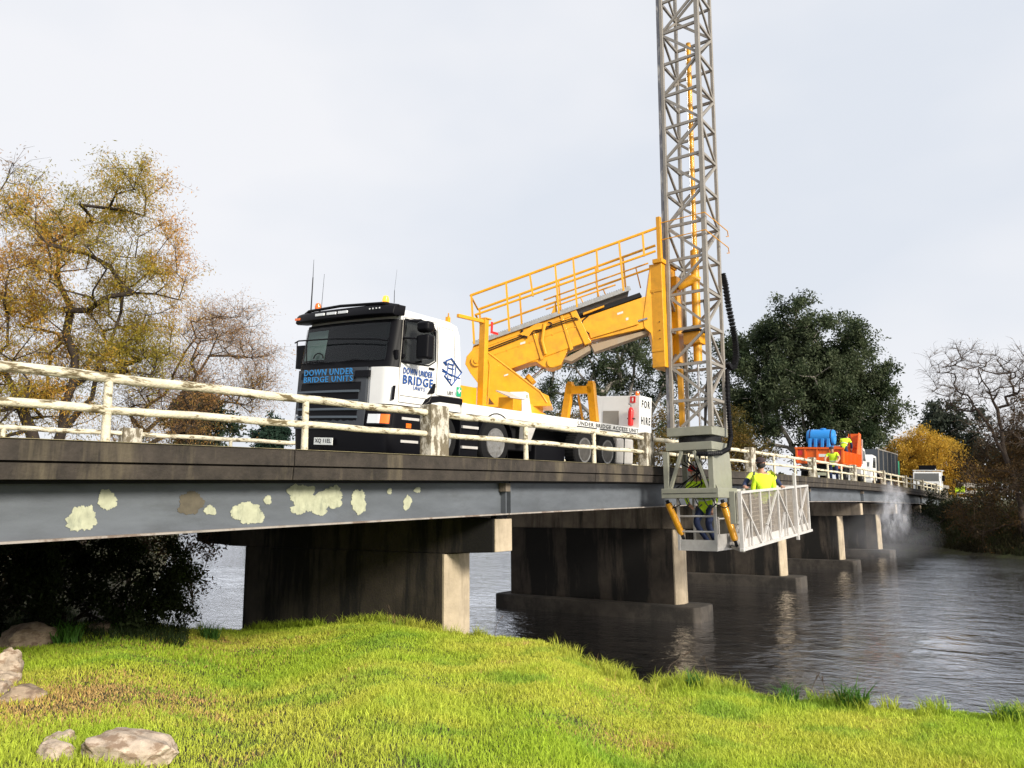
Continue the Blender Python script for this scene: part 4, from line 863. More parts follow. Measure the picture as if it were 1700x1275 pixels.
# long platform
tilt = .042
PXa, PXb = 16.05, 21.45
def pz(x, h): return -.98+tilt*(x-PXa)+h
PY0, PY1 = 5.42, 6.08; H = 1.20
def pb(name, items, m=AL, w=.05, h=.05, **kw):
    b = MB()
    for p, q in items: b.beam(p, q, w, h, (0, 1, 0))
    return b.build(name, m, truck, **kw)
PXf = 17.35
def px0(Y): return PXa if Y < 5.8 else PXf
for Y in (PY0, PY1):
    pb('platform_chord', [((px0(Y)-.05, Y, pz(px0(Y)-.05, .03)), (PXb+.12, Y, pz(PXb+.12, .03)))], w=.06, h=.09, bevel=.006)
    pb('platform_top_rail', [((px0(Y), Y, pz(px0(Y), H)), (PXb, Y, pz(PXb, H)))], w=.055, h=.075, bevel=.008)
nb = 4; bw = (PXb-PXa)/nb
for Y in (PY0, PY1):
    for k in range(nb+1):
        x = PXa+bw*k
        if x < px0(Y)-.1: continue
        b = MB(); b.beam((x, Y, pz(x, 0)), (x, Y, pz(x, H)), .05 if k not in (0,) else .08, .05, (1, 0, 0)); b.build('platform_post', AL, truck, bevel=.005)
        if k < nb: b = MB(); x2 = x+bw/2; b.beam((x2, Y, pz(x2, 0)), (x2, Y, pz(x2, H)), .028, .03, (1, 0, 0)); b.build('platform_post', AL, truck)
    for k in range(nb):
        if PXa+bw*k < px0(Y)-.1: continue
        x = PXa+bw*k; xm = x+bw*.5; xe = x+bw
        z0, z1 = .05, H-.03
        if k % 2 == 0:
            L_ = [((x, z1), (xe-.05, z0)), ((x, z0), (xm-.2, .62)), ((xm-.22, .62), (xm-.22, z0))]
        else:
            L_ = [((x, z0), (xe-.05, z1)), ((xm, .60), (xe-.15, z0)), ((x+.0, z1), (xm, z0))] if k == 3 else [((x, z0), (xe-.05, z1)), ((x+.38, .45), (x+.72, z0)), ((x+.40, .40), (x+.40, z0))]
        for (a, za), (c_, zc) in L_:
            b = MB(); b.beam((a, Y, pz(a, za)), (c_, Y, pz(c_, zc)), .035, .045, (0, 1, 0)); b.build('platform_brace', AL, truck)
b = MB(); x = PXa+bw*3+.02; b.beam((x, PY0-.04, pz(x, -.1)), (x, PY0-.04, pz(x, H+.35)), .07, .09, (1, 0, 0)); b.build('platform_gate_post', AL, truck, bevel=.006)
b = MB(); b.prism([(PXa, PY0, pz(PXa, .02)), (PXb, PY0, pz(PXb, .02)), (PXb, PY1, pz(PXb, .02)), (PXf, PY1, pz(PXf, .02))], (0, 0, .03)); b.build('platform_floor', AL, truck)
for Y in (PY0+.03, PY1-.03):
    b = MB(); b.beam((px0(Y), Y, pz(px0(Y), .14)), (PXb, Y, pz(PXb, .14)), .18, .012, (0, 1, 0)); b.build('toe_board', AL, truck)
M['infill'] = mat('beige safety mesh', (.40, .35, .30), .6, var=.2)
for Ym in (PY1+.03, PY0+.03):
    b = MB()
    for i in range(int((PXb-PXa)/.036)):
        x = PXa+.03+i*.036 if Ym > 6 else PXa+.03+i*.054
        if x > PXb: continue
        if x < px0(Ym): continue
        b.beam((x, Ym, pz(x, .06)), (x, Ym, pz(x, H-.04)), (.018 if Ym > 6 else .010), .008, (1, 0, 0))
    for j in range(12): zz = .12+j*.09; b.beam((px0(Ym), Ym+.01, pz(px0(Ym), zz)), (PXb, Ym+.01, pz(PXb, zz)), .010, .008, (0, 1, 0))
    b.build('mesh_infill', M['infill'], truck, kind='stuff')

for x in (PXb,):
    b = MB(); b.beam((x, PY0, pz(x, H)), (x, PY1, pz(x, H)), .05, .05); b.beam((x, PY0, pz(x, .03)), (x, PY1, pz(x, .03)), .05, .05); b.beam((x-.02, PY0, pz(x, .5)), (x, PY1, pz(x, .5)), .04, .04); b.build('platform_end_frame', AL, truck)
b = MB(); b.box(PXa-.02, PXa+.12, PY0+.10, PY0+.22, pz(PXa, .55), pz(PXa, H+.03)); b.build('platform_hinge_post', BA, truck, bevel=.01)
b = MB(); b.beam((PXf+.1, PY1+.02, pz(PXf, H-.25)), (gx1, gy0, pz(PXf, H-.3)), .08, .14); b.build('platform_arm', M['grey'], truck); b = MB(); b.beam((PXa+.2, PY0+.05, pz(PXa, .0)), (gx1, gy0, pz(PXa, .0)), .08, .06); b.build('platform_arm', M['grey'], truck)
b = MB(); b.box(PXa+bw*2.6, PXa+bw*2.95, PY1-.1, PY1, pz(PXa+bw*3, H+.05), pz(PXa+bw*3, H+.32)); b.build('control_box', M['boxalu'], truck, bevel=.01)

# the mast stands a touch out of plumb
lean = Vector((.57, -.82, 0))*.0125
for o in truck.children:
    if o.name.split('.')[0] in ('mast_chord', 'mast_guide_rail', 'mast_brace', 'mast_cylinder') or (o.name.startswith('cylinder_rod') and max(v.co.z for v in o.data.vertices) > 8):
        Ti = TM.inverted()
        for v in o.data.vertices:
            p = TM @ v.co; v.co = Ti @ (p+lean*(p.z-1.7))

# ------------------------------------------------------------------ other vehicles
def vmat(loc, roll=0, rz=0): return Matrix.Translation(loc) @ Matrix.Rotation(rz, 4, 'Z') @ Matrix.Rotation(R(roll), 4, 'X')
def simple_wheel(MM, x, y, z, r, parent, s=-1):
    b = MB(MM); b.lathe([(r*.55, -.13), (r*.9, -.13), (r, -.09), (r, .09), (r*.9, .13), (r*.55, .13)], (x, y, z), 'Y', 20); wh = b.build('wheel', M['rubber'], parent, smooth=True)
    b = MB(MM); b.lathe([(r*.56, s*.12), (r*.5, s*.06), (r*.2, s*.08), (r*.18, s*.14)], (x, y, z), 'Y', 16); b.build('rim', M['rim'], wh, smooth=True)
OM = vmat((43, 10.2, 1.02), 3.2)
ot = thing('tipper_truck', 'bright orange tipper truck seen from behind carrying a round blue tank', 'truck', matrix=OM)
def O_(): return MB(OM)
b = O_(); b.box(0, .07, -1.22, 1.22, 1.10, 1.80); tg = b.build('tailgate', M['orange'], ot, bevel=.01)
for y in (-1.16, -.55, .1, .72, 1.16): b = O_(); b.box(-.05, 0, y-.05, y+.05, 1.08, 1.84); b.build('tailgate_rib', M['orange'], tg, bevel=.008)
b = O_(); b.box(-.07, .0, -1.25, 1.25, 1.78, 1.88); b.build('tailgate_rail', M['orange'], tg, bevel=.01)
b = O_(); b.box(-.012, -.002, -.55, .02, 1.38, 1.53); b.build('white_sticker', M['plate'], tg)
for y0 in (-1.1, .86): b = O_(); b.box(-.012, -.002, y0, y0+.25, 1.45, 1.72); b.build('reflector_panel', M['red'], tg)
for y in (-1.22, 1.16):
    b = O_(); b.box(.07, 4.5, y, y+.06, 1.10, 1.68); sb = b.build('tray_side', M['orange'], ot)
    for k in range(13): b = O_(); x = .3+.33*k; b.box(x, x+.06, y-.05 if y < 0 else y+.06, y if y < 0 else y+.11, 1.08, 1.70); b.build('side_rib', M['orange'], sb)
b = O_(); b.box(.0, 4.5, -1.2, 1.2, 1.02, 1.10); b.build('tray_floor', M['orange'], ot)
b = O_(); b.box(4.5, 4.58, -1.22, 1.22, 1.1, 2.2); b.prism([(3.55, -1.20, 1.68), (4.5, -1.20, 1.68), (4.5, -1.20, 2.86), (4.15, -1.20, 2.95)], (0, .06, 0)); b.box(4.4, 4.58, -1.2, -.55, 2.1, 2.9); b.build('headboard', M['orange'], ot, bevel=.01)
b = O_(); b.prism([(4.7, -1.2, .6), (6.1, -1.2, .6), (6.2, -1.2, 1.3), (5.6, -1.2, 2.1), (4.7, -1.2, 2.25)], (0, 2.4, 0)); ct = b.build('cab', M['white'], ot, bevel=.06)
b = O_(); b.prism([(5.0, -1.21, 1.4), (5.75, -1.21, 1.4), (5.45, -1.21, 1.95), (5.0, -1.21, 2.0)], (0, -.01, 0)); b.build('side_window', M['glass'], ct)
b = O_(); b.beam((4.66, -1.24, 1.2), (4.66, -1.24, 2.6), .06, .06, (1, 0, 0)); b.build('exhaust_pipe', M['alu'], ot)
b = O_(); b.box(.3, 6.0, -.5, .5, .6, .95); b.box(.02, .4, -1.0, 1.0, .62, .78); b.build('chassis', M['dark'], ot)
b = O_(); b.box(-.02, 0.0, -.35, .12, .40, .56); b.build('number_plate', M['primer'], ot)
for y in (-1.05, 1.05): b = O_(); b.box(-.04, .02, y-.12, y+.12, .78, .9); b.build('tail_light', M['amber'], ot)
for x in (1.1, 5.2):
    for y in (-1.0, 1.0): simple_wheel(OM, x, y, .42, .45, ot)
# blue tank
tkm = vmat((44.3, 10.25, 3.52), 3.2)
tank = thing('water_tank', 'blue plastic water tank with dark straps in the orange truck tray', 'tank', matrix=tkm)
b = MB(tkm); b.lathe([(.28, -.72), (.38, -.70), (.43, -.62), (.435, -.4), (.435, .4), (.43, .62), (.38, .70), (.28, .72)], (0, 0, 0), 'Y', 28); b.build('tank_body', M['bluep'], tank, smooth=True)
for y in (-.45, -.15, .2, .5): b = MB(tkm); b.prism([(-.44, y-.08, -.08), (-.50, y-.08, -.56), (.50, y-.08, -.56), (.44, y-.08, -.08)], (0, .16, 0)); b.build('tank_foot', M['bluep'], tank, bevel=.02)
b = MB(tkm); b.lathe([(.15, .41), (.16, .48), (.10, .50)], (0, -.1, 0), 'Z', 18); b.build('filler_cap', M['bluep'], tank, smooth=True)
for y in (-.56, .52): b = MB(tkm); b.lathe([(.442, -.03), (.442, .03)], (0, y, 0), 'Y', 28); b.build('strap', M['strap'], tank)
rk = thing('pipe_rack', 'dark tubular rack standing in the orange tray behind the blue tank', 'rack', (45.6, 9.6, 2.7))
for p, q in (((45.4, 8.9+.3, 2.7), (45.4, 9.2, 3.9)), ((45.4, 10.2, 2.7), (45.4, 10.2, 3.9)), ((46.4, 9.2, 2.7), (46.4, 9.2, 3.9)), ((45.4, 9.2, 3.9), (45.4, 10.2, 3.93)), ((45.4, 9.2, 3.6), (45.4, 10.2, 3.63)), ((46.4, 9.2, 3.9), (45.4, 9.2, 3.9)), ((46.4, 10.2, 3.9), (45.4, 10.2, 3.93)), ((46.4, 10.2, 2.7), (46.4, 10.2, 3.9))):
    b = MB(); b.path([p, q], .03, 6); b.build('rack_bar', M['dark'], rk)
# caged body truck facing us
CM = vmat((50.6, 10.0, .80), 2.5)
ctk = thing('cage_truck', 'white cab truck with dark barred cage body and green end panel, behind the orange truck', 'truck', matrix=CM)
b = MB(CM); b.prism([(0, -1.0, .5), (1.6, -1.0, .5), (1.6, -1.0, 2.05), (.45, -1.0, 2.1), (.02, -1.0, 1.35)], (0, 2.0, 0)); cc = b.build('cab', M['white'], ctk, bevel=.08, seg=3)
b = MB(CM); b.add([(.015, -.85, 1.36), (.015, .85, 1.36), (.42, .85, 2.02), (.42, -.85, 2.02)], [(0, 1, 2, 3)]); b.build('windscreen', M['glass'], cc)
b = MB(CM); b.prism([(.3, -1.005, 1.3), (1.2, -1.005, 1.3), (1.2, -1.005, 1.92), (.52, -1.005, 1.92)], (0, -.01, 0)); b.build('side_window', M['glass'], cc)
for y in (-.75, .75): b = MB(CM); b.box(-.02, .02, y-.15, y+.15, .7, .88); b.build('headlight', M['lens'], cc)
b = MB(CM); b.box(-.06, .05, -1.0, 1.0, .32, .55); b.build('bumper', M['white'], ctk, bevel=.02)
b = MB(CM); b.box(1.8, 8.9, -1.05, 1.05, .95, 2.50); cg = b.build('cage_body', M['cage'], ctk)
for k in range(24): b = MB(CM); x = 1.85+.30*k; b.box(x, x+.06, -1.11, -1.05, .95, 2.5); b.build('cage_bar', M['galv'] if k % 5 == 0 else M['cage'], cg)
b = MB(CM); b.box(1.78, 8.92, -1.12, -1.04, 2.46, 2.54); b.build('cage_top_rail', M['galv'], cg)
b = MB(CM); b.box(8.92, 9.5, -1.1, 1.05, .9, 2.05); b.build('green_panel', M['green'], ctk)
for x in (.8, 6.8):
    for y in (-.9, .9): simple_wheel(CM, x, y, .40, .42, ctk)
b = MB(CM); b.box(.3, 8.8, -.4, .4, .5, .95); b.build('chassis', M['dark'], ctk)
# far white truck
FM = vmat((78.2, 9.45, .32), 2)
ft_ = thing('white_truck', 'white truck with black board above its cab at the far end of the bridge', 'truck', matrix=FM)
b = MB(FM); b.prism([(0, -1.1, .5), (1.8, -1.1, .5), (1.8, -1.1, 2.30), (.30, -1.1, 2.34), (.02, -1.1, 1.5)], (0, 2.2, 0)); fc = b.build('cab', M['white'], ft_, bevel=.07, seg=3)
b = MB(FM); b.add([(.0, -.98, 1.50), (.0, .98, 1.50), (.24, .98, 2.20), (.24, -.98, 2.20)], [(0, 1, 2, 3)]); b.build('windscreen', M['glass'], fc)
b = MB(FM); b.box(.06, .10, -.55, .45, 1.85, 2.0); b.build('cab_sticker', M['lens'], fc) if False else None
b = MB(FM); b.box(-.05, .0, -.9, .9, .75, 1.2); b.build('grille', M['dark'], fc)
for y in (-.9, .9): b = MB(FM); b.box(-.03, .02, y-.14, y+.14, .62, .80); b.build('headlight', M['lens'], fc)
b = MB(FM); b.box(.5, .62, -.75, .65, 2.42, 2.92); b.build('black_board', M['black'], ft_)
b = MB(FM)
for p, q in (((.3, -1.2, 2.45), (.3, 1.1, 2.45)), ((.3, -1.2, 2.45), (.3, -1.2, .9)), ((1.7, -1.2, 2.45), (.3, -1.2, 2.45)), ((1.7, 1.1, 2.45), (.3, 1.1, 2.45)), ((.5, -.7, 2.45), (.5, -.7, 2.6))): b.path([p, q], .04, 6)
b.build('roof_rack', M['white'], ft_)
for y in (-1.32, 1.3): b = MB(FM); b.box(.1, .2, y-.12, y+.12, 1.5, 2.0); b.build('mirror', M['black'], ft_, bevel=.03)
b = MB(FM); b.box(2.0, 6.5, -1.1, 1.1, .9, 1.2); b.build('tray', M['galv'], ft_)
for x in (.9, 5.2):
    for y in (-.95, .95): simple_wheel(FM, x, y, .42, .45, ft_)
# road edge fence past the bridge end
fn = thing('steel_fence', 'grey steel fence panels by the road just past the far bridge end', 'fence', (80, 5.8, -.6))
for k in range(4):
    x = 76.5+k*2.2
    b = MB(); b.box(x, x+.06, 6.9-.5*k, 6.96-.5*k, -.8, 1.9); b.build('fence_post', M['galv'], fn)
    for z in (.2, .8, 1.4):
        b = MB(); b.beam((x, 6.93-.5*k, z), (x+2.2, 6.43-.5*k, z), .03, .42 if z > 1 else .30); b.build('fence_board', M['galv'], fn)
b = MB(Matrix.Translation((72.5, 6.5, .95))); b.box(-.05, .05, -.45, .20, -.25, .18); b.lathe([(.16, -.06), (.16, .06)], (0, -.35, .12), 'X', 16)
yb = b.build('road_lamp_board', M['hivisy'], None, origin=(72.5, 6.5, .95), label='small bright yellow board with round lamp beside the grey fence at far right', cat='sign', bevel=.01)

# ------------------------------------------------------------------ people
def person(name, label, root, J, mats, group=None, headgear=None, face=None, stripe=True, vest_straps=False, look=(-1, 0, 0)):
    """J: joint name -> world position"""
    t = thing(name, label, 'person', root, group=group)
    J = {k: Vector(v) for k, v in J.items()}
    chain = [('pelvis', 'waist'), ('waist', 'chest'), ('chest', 'neck'), ('neck', 'head'), ('head', 'crown')]
    for s in 'lr': chain += [('chest', 'sh'+s), ('sh'+s, 'el'+s), ('el'+s, 'wr'+s), ('wr'+s, 'ha'+s), ('pelvis', 'hp'+s), ('hp'+s, 'kn'+s), ('kn'+s, 'an'+s), ('an'+s, 'to'+s)]
    rad = {'pelvis': .155, 'waist': .15, 'chest': .17, 'neck': .062, 'head': .098, 'crown': .075, 'sh': .085, 'el': .058, 'wr': .045, 'ha': .040, 'hp': .115, 'kn': .078, 'an': .058, 'to': .05}
    names = ['pelvis']+[c[1] for c in chain]
    idx = {n: i for i, n in enumerate(names)}
    me = bpy.data.meshes.new('tmp'); me.from_pydata([tuple(J[n]-Vector(root)) for n in names], [(idx[a], idx[b]) for a, b in chain], [])
    o = bpy.data.objects.new('tmp', me); S.collection.objects.link(o)
    sk = o.modifiers.new('s', 'SKIN'); ss = o.modifiers.new('u', 'SUBSURF'); ss.levels = 2; ss.render_levels = 2
    for n in names:
        k = n if n in rad else n[:2]; r_ = rad[k]; me.skin_vertices[0].data[idx[n]].radius = (r_, r_*(.72 if n in ('waist', 'chest', 'pelvis') else 1))
    me.skin_vertices[0].data[0].use_root = True
    dg = bpy.context.evaluated_depsgraph_get(); m2 = bpy.data.meshes.new_from_object(o.evaluated_get(dg)); bpy.data.objects.remove(o); m2.name = 'body'
    m2.materials.clear()
    for m in mats: m2.materials.append(m)   # 0 top,1 forearm sleeve,2 trousers,3 skin,4 boots
    segs_ = [(J[a]-Vector(root), J[b]-Vector(root), a, b) for a, b in chain]
    def cls(p):
        best = 9; r_ = 0
        for a, b, na_, nb in segs_:
            d = b-a; t_ = max(0, min(1, (p-a).dot(d)/max(d.length_squared, 1e-6))); q = (p-(a+d*t_)).length
            w = rad.get(nb, rad.get(nb[:2], .1))
            if q-w*.6 < best:
                best = q-w*.6
                if nb in ('waist', 'chest') or nb[:2] == 'sh' : r_ = 0
                elif nb == 'neck': r_ = 0 if t_ < .6 else 3
                elif nb in ('head', 'crown'): r_ = 3
                elif nb[:2] == 'el': r_ = 0 if t_ < .55 else 1
                elif nb[:2] == 'wr': r_ = 1
                elif nb[:2] == 'ha': r_ = 3
                elif nb[:2] in ('hp', 'kn', 'an'): r_ = 2
                elif nb[:2] == 'to': r_ = 4
        return r_
    for p in m2.polygons: p.material_index = cls(p.center); p.use_smooth = True
    bo = link(bpy.data.objects.new('body', m2)); bo.parent = t; ROOT[bo.name] = t.name
    # hands with fingers
    for s in 'lr':
        a, h = J['wr'+s], J['ha'+s]; d = (h-a).normalized(); side = d.cross(Vector((0, 0, 1)))
        side = side.normalized() if side.length > .1 else Vector((0, 1, 0)); dn = d.cross(side).normalized()
        if dn.z > 0: dn = -dn
        b = MB()
        b.path([a, h, h+d*.04], [.026, .040, .032], 8)
        for k, ln in enumerate((.062, .075, .070, .055)):
            o_ = h+d*.045+side*(-.03+.02*k); b.path([o_, o_+d*ln*.5+dn*.005, o_+d*ln*.75+dn*ln*.4], [.011, .010, .007], 6)
        o_ = h+side*-.034; b.path([o_, o_-side*.03+d*.03, o_-side*.025+d*.06+dn*.01], [.013, .011, .008], 6)
        b.build('hand', mats[3], t, smooth=True)
    hd = J['head']; lk = Vector(look).normalized(); rs_ = lk.cross(Vector((0, 0, 1))).normalized(); upv = (J['crown']-J['head']).normalized()
    b = MB(); b.path([hd+lk*.075, hd+lk*.115-upv*.015, hd+lk*.10-upv*.035], [.018, .014, .012], 6); b.build('nose', mats[3], t, smooth=True)
    for q in (-1, 1):
        b = MB(); b.path([hd+lk*.09+rs_*.034*q+upv*.02, hd+lk*.102+rs_*.034*q+upv*.02], .010, 6); b.build('eye', M['black'], t)
        b = MB(); b.path([hd+rs_*.092*q, hd+rs_*.108*q-lk*.01+upv*.012], [.024, .02], 8); b.build('ear', mats[3], t, smooth=True)
    if headgear:
        hm, brim = headgear; b = MB(); c = hd+upv*.035
        vs = []; fs = []; n = 16
        rows = [(0, .118), (.035, .118), (.07, .100), (.098, .062), (.108, .01)]
        for hgt, r_ in rows:
            for j in range(n): a = 2*math.pi*j/n; vs.append(c+upv*hgt+(lk*math.cos(a)*1.08+rs_*math.sin(a)*.95)*r_)
        for i in range(len(rows)-1):
            for j in range(n): fs.append((i*n+j, i*n+(j+1) % n, (i+1)*n+(j+1) % n, (i+1)*n+j))
        fs.append(tuple(range((len(rows)-1)*n, len(rows)*n))); fs.append(tuple(reversed(range(n)))); b.add(vs, fs)
        b.prism([c+lk*.11+rs_*.075+upv*.01, c+lk*(.11+brim)+rs_*.05, c+lk*(.11+brim)-rs_*.05, c+lk*.11-rs_*.075+upv*.01], upv*.012)
        b.build('cap' if hm is not M['helmet'] else 'helmet', hm, t, smooth=True)
    if face:
        b = MB(); b.lathe([(.03, -.09), (.085, -.06), (.105, -.01), (.10, .03)], (0, 0, 0), 'Z', 14)
        for v in b.v: v += hd+lk*.022-upv*.035
        b.build('face_cover', face, t, smooth=True)
    if stripe:
        ch_, wa = J['chest'], J['waist']; ax = (ch_-wa).normalized(); f_ = (J['shl']-J['shr']).normalized(); g_ = ax.cross(f_).normalized()
        for q in (.15,):
            c = wa.lerp(ch_, q); b = MB(); b.path([c+f_*.178*math.cos(a)+g_*.142*math.sin(a) for a in np.linspace(0, 2*math.pi, 25)], .022, 6, cap=False); b.build('reflective_band', M['refl'], t, smooth=True)
    return t
def mats5(top, sleeve, tr=None): return [M[top], M[sleeve], tr or M['navy'], M['skin'], M['black']]
# worker facing us on the platform
p1 = Vector((18.75, 5.74, 0)); z0 = -.98+tilt*(18.75-16.05)+.05
person('person', 'worker with dark cap and black face cover facing out over the platform rail', (p1.x, p1.y, z0), dict(
    pelvis=(18.80, 5.80, z0+.98), waist=(18.77, 5.79, z0+1.15), chest=(18.68, 5.76, z0+1.40), neck=(18.62, 5.74, z0+1.62), head=(18.57, 5.72, z0+1.76), crown=(18.56, 5.72, z0+1.86),
    shl=(18.78, 5.58, z0+1.50), shr=(18.58, 5.96, z0+1.50), ell=(18.98, 5.44, z0+1.30), elr=(18.36, 6.06, z0+1.26), wrl=(19.02, 5.40, z0+1.20), wrr=(18.14, 6.00, z0+1.20), hal=(19.0, 5.38, z0+1.20), har=(18.05, 5.94, z0+1.19),
    hpl=(18.85, 5.72, z0+.92), hpr=(18.78, 5.92, z0+.92), knl=(18.85, 5.70, z0+.5), knr=(18.76, 5.95, z0+.5), anl=(18.88, 5.70, z0+.09), anr=(18.80, 5.95, z0+.09), tol=(18.72, 5.66, z0+.05), tor=(18.62, 5.90, z0+.05)),
    mats5('hivisl', 'navy'), headgear=(M['cap'], .05), face=M['beard'], look=(-.9, -.35, -.15))
b = MB(); b.path([(18.62, 5.60, z0+1.56), (18.50, 5.64, z0+1.42), (18.56, 5.66, z0+1.2)], .018, 6); b.build('harness_strap', M['navy'], [o for o in bpy.data.objects if o.name == 'person'][0])
b = MB(); b.path([(18.56, 5.88, z0+1.56), (18.46, 5.86, z0+1.42), (18.54, 5.84, z0+1.2)], .018, 6); b.build('harness_strap', M['navy'], [o for o in bpy.data.objects if o.name == 'person'][0])
z0 = -.98+tilt*(18.3-16.05)+.05
person('person', 'worker in bright hi-vis jacket with back turned, before the capped worker on the platform', (18.35, 5.66, z0), dict(
    pelvis=(18.46, 5.64, z0+.95), waist=(18.46, 5.63, z0+1.10), chest=(18.42, 5.62, z0+1.36), neck=(18.50, 5.62, z0+1.50), head=(18.66, 5.60, z0+1.46), crown=(18.75, 5.60, z0+1.42),
    shl=(18.32, 5.78, z0+1.42), shr=(18.52, 5.46, z0+1.42), ell=(18.32, 5.86, z0+1.14), elr=(18.66, 5.46, z0+1.16), wrl=(18.46, 5.84, z0+.98), wrr=(18.84, 5.56, z0+1.04), hal=(18.54, 5.82, z0+.95), har=(18.92, 5.60, z0+1.04),
    hpl=(18.44, 5.74, z0+.9), hpr=(18.50, 5.54, z0+.9), knl=(18.44, 5.76, z0+.48), knr=(18.52, 5.54, z0+.48), anl=(18.42, 5.76, z0+.09), anr=(18.48, 5.54, z0+.09), tol=(18.58, 5.76, z0+.05), tor=(18.64, 5.54, z0+.05)),
    [M['hivisy'], M['hivisy'], M['navy'], M['skin'], M['black']], look=(1, 0, -.4))
z0 = -1.0
person('person', 'worker with red helmet and navy trousers bending inside the small cage under the mast', (17.2, 6.66, z0), dict(
    pelvis=(17.28, 6.62, z0+.90), waist=(17.20, 6.60, z0+1.08), chest=(17.06, 6.66, z0+1.38), neck=(16.98, 6.72, z0+1.60), head=(16.93, 6.76, z0+1.74), crown=(16.92, 6.77, z0+1.83),
    shl=(17.06, 6.46, z0+1.48), shr=(16.96, 6.88, z0+1.46), ell=(17.16, 6.33, z0+1.12), elr=(16.94, 6.98, z0+1.20), wrl=(17.02, 6.34, z0+.90), wrr=(16.90, 6.90, z0+1.0), hal=(16.98, 6.36, z0+.82), har=(16.88, 6.84, z0+.95),
    hpl=(17.26, 6.50, z0+.86), hpr=(17.26, 6.76, z0+.86), knl=(17.08, 6.52, z0+.52), knr=(17.02, 6.78, z0+.55), anl=(17.24, 6.42, z0+.13), anr=(17.18, 6.56, z0+.13), tol=(17.08, 6.40, z0+.09), tor=(17.02, 6.54, z0+.09)),
    mats5('hivisy', 'hivisy'), headgear=(M['helmet'], .05), look=(-1, 0, -.3))
z0 = road_z(39.6, 8.7)
person('person', 'worker in yellow hi-vis shirt and dark cap standing on the deck before the orange tailgate', (39.6, 8.7, z0), dict(
    pelvis=(39.7, 8.7, z0+.92), waist=(39.68, 8.7, z0+1.06), chest=(39.6, 8.70, z0+1.32), neck=(39.52, 8.70, z0+1.52), head=(39.46, 8.70, z0+1.63), crown=(39.44, 8.70, z0+1.72),
    shl=(39.6, 8.50, z0+1.42), shr=(39.6, 8.92, z0+1.42), ell=(39.5, 8.38, z0+1.18), elr=(39.5, 9.04, z0+1.2), wrl=(39.35, 8.46, z0+1.02), wrr=(39.35, 9.0, z0+1.02), hal=(39.28, 8.5, z0+1.0), har=(39.28, 8.96, z0+1.0),
    hpl=(39.7, 8.6, z0+.88), hpr=(39.7, 8.82, z0+.88), knl=(39.66, 8.58, z0+.48), knr=(39.66, 8.86, z0+.48), anl=(39.72, 8.58, z0+.08), anr=(39.72, 8.86, z0+.08), tol=(39.56, 8.56, z0+.04), tor=(39.56, 8.84, z0+.04)),
    mats5('hivisy', 'skin'), headgear=(M['cap'], .06), look=(-.9, -.2, -.2))
z0 = 2.10
person('person', 'worker in yellow hi-vis shirt stooping up in the orange tray beside the blue tank', (45.3, 9.3, z0), dict(
    pelvis=(45.2, 9.32, z0+.88), waist=(45.22, 9.32, z0+1.02), chest=(45.4, 9.28, z0+1.26), neck=(45.56, 9.24, z0+1.38), head=(45.7, 9.22, z0+1.42), crown=(45.78, 9.2, z0+1.42),
    shl=(45.4, 9.46, z0+1.32), shr=(45.42, 9.06, z0+1.30), ell=(45.5, 9.54, z0+1.05), elr=(45.5, 8.96, z0+1.02), wrl=(45.65, 9.44, z0+.9), wrr=(45.62, 9.0, z0+.86), hal=(45.72, 9.42, z0+.87), har=(45.68, 9.02, z0+.82),
    hpl=(45.2, 9.42, z0+.84), hpr=(45.2, 9.22, z0+.84), knl=(45.3, 9.42, z0+.46), knr=(45.3, 9.2, z0+.46), anl=(45.2, 9.42, z0+.08), anr=(45.2, 9.2, z0+.08), tol=(45.36, 9.42, z0+.04), tor=(45.36, 9.2, z0+.04)),
    mats5('hivisy', 'navy'), headgear=(M['cap'], .05), look=(1, 0, -.5))

# ------------------------------------------------------------------ trees
def tubes_np(P0, P1, R0, R1, n):
    d = P1-P0; L = np.linalg.norm(d, axis=1, keepdims=True)+1e-9; d = d/L
    up = np.where(np.abs(d[:, 2:3]) > .9, np.array([[1., 0, 0]]), np.array([[0, 0, 1.]])); s = np.cross(d, up); s /= np.linalg.norm(s, axis=1, keepdims=True); t = np.cross(d, s)
    a = np.arange(n)*2*np.pi/n; ca, sa = np.cos(a), np.sin(a)
    ring = s[:, None, :]*ca[None, :, None]+t[:, None, :]*sa[None, :, None]
    V = np.concatenate([P0[:, None, :]+ring*R0[:, None, None], P1[:, None, :]+ring*R1[:, None, None]], 1).reshape(-1, 3)
    m = len(P0); base = (np.arange(m)*2*n)[:, None]; j = np.arange(n)[None, :]; j2 = (j+1) % n
    F = np.stack([base+j, base+j2, base+n+j2, base+n+j], -1).reshape(-1, 4); return V, F
def unit(n): v = rng.normal(size=(n, 3)); return v/np.linalg.norm(v, axis=1, keepdims=True)
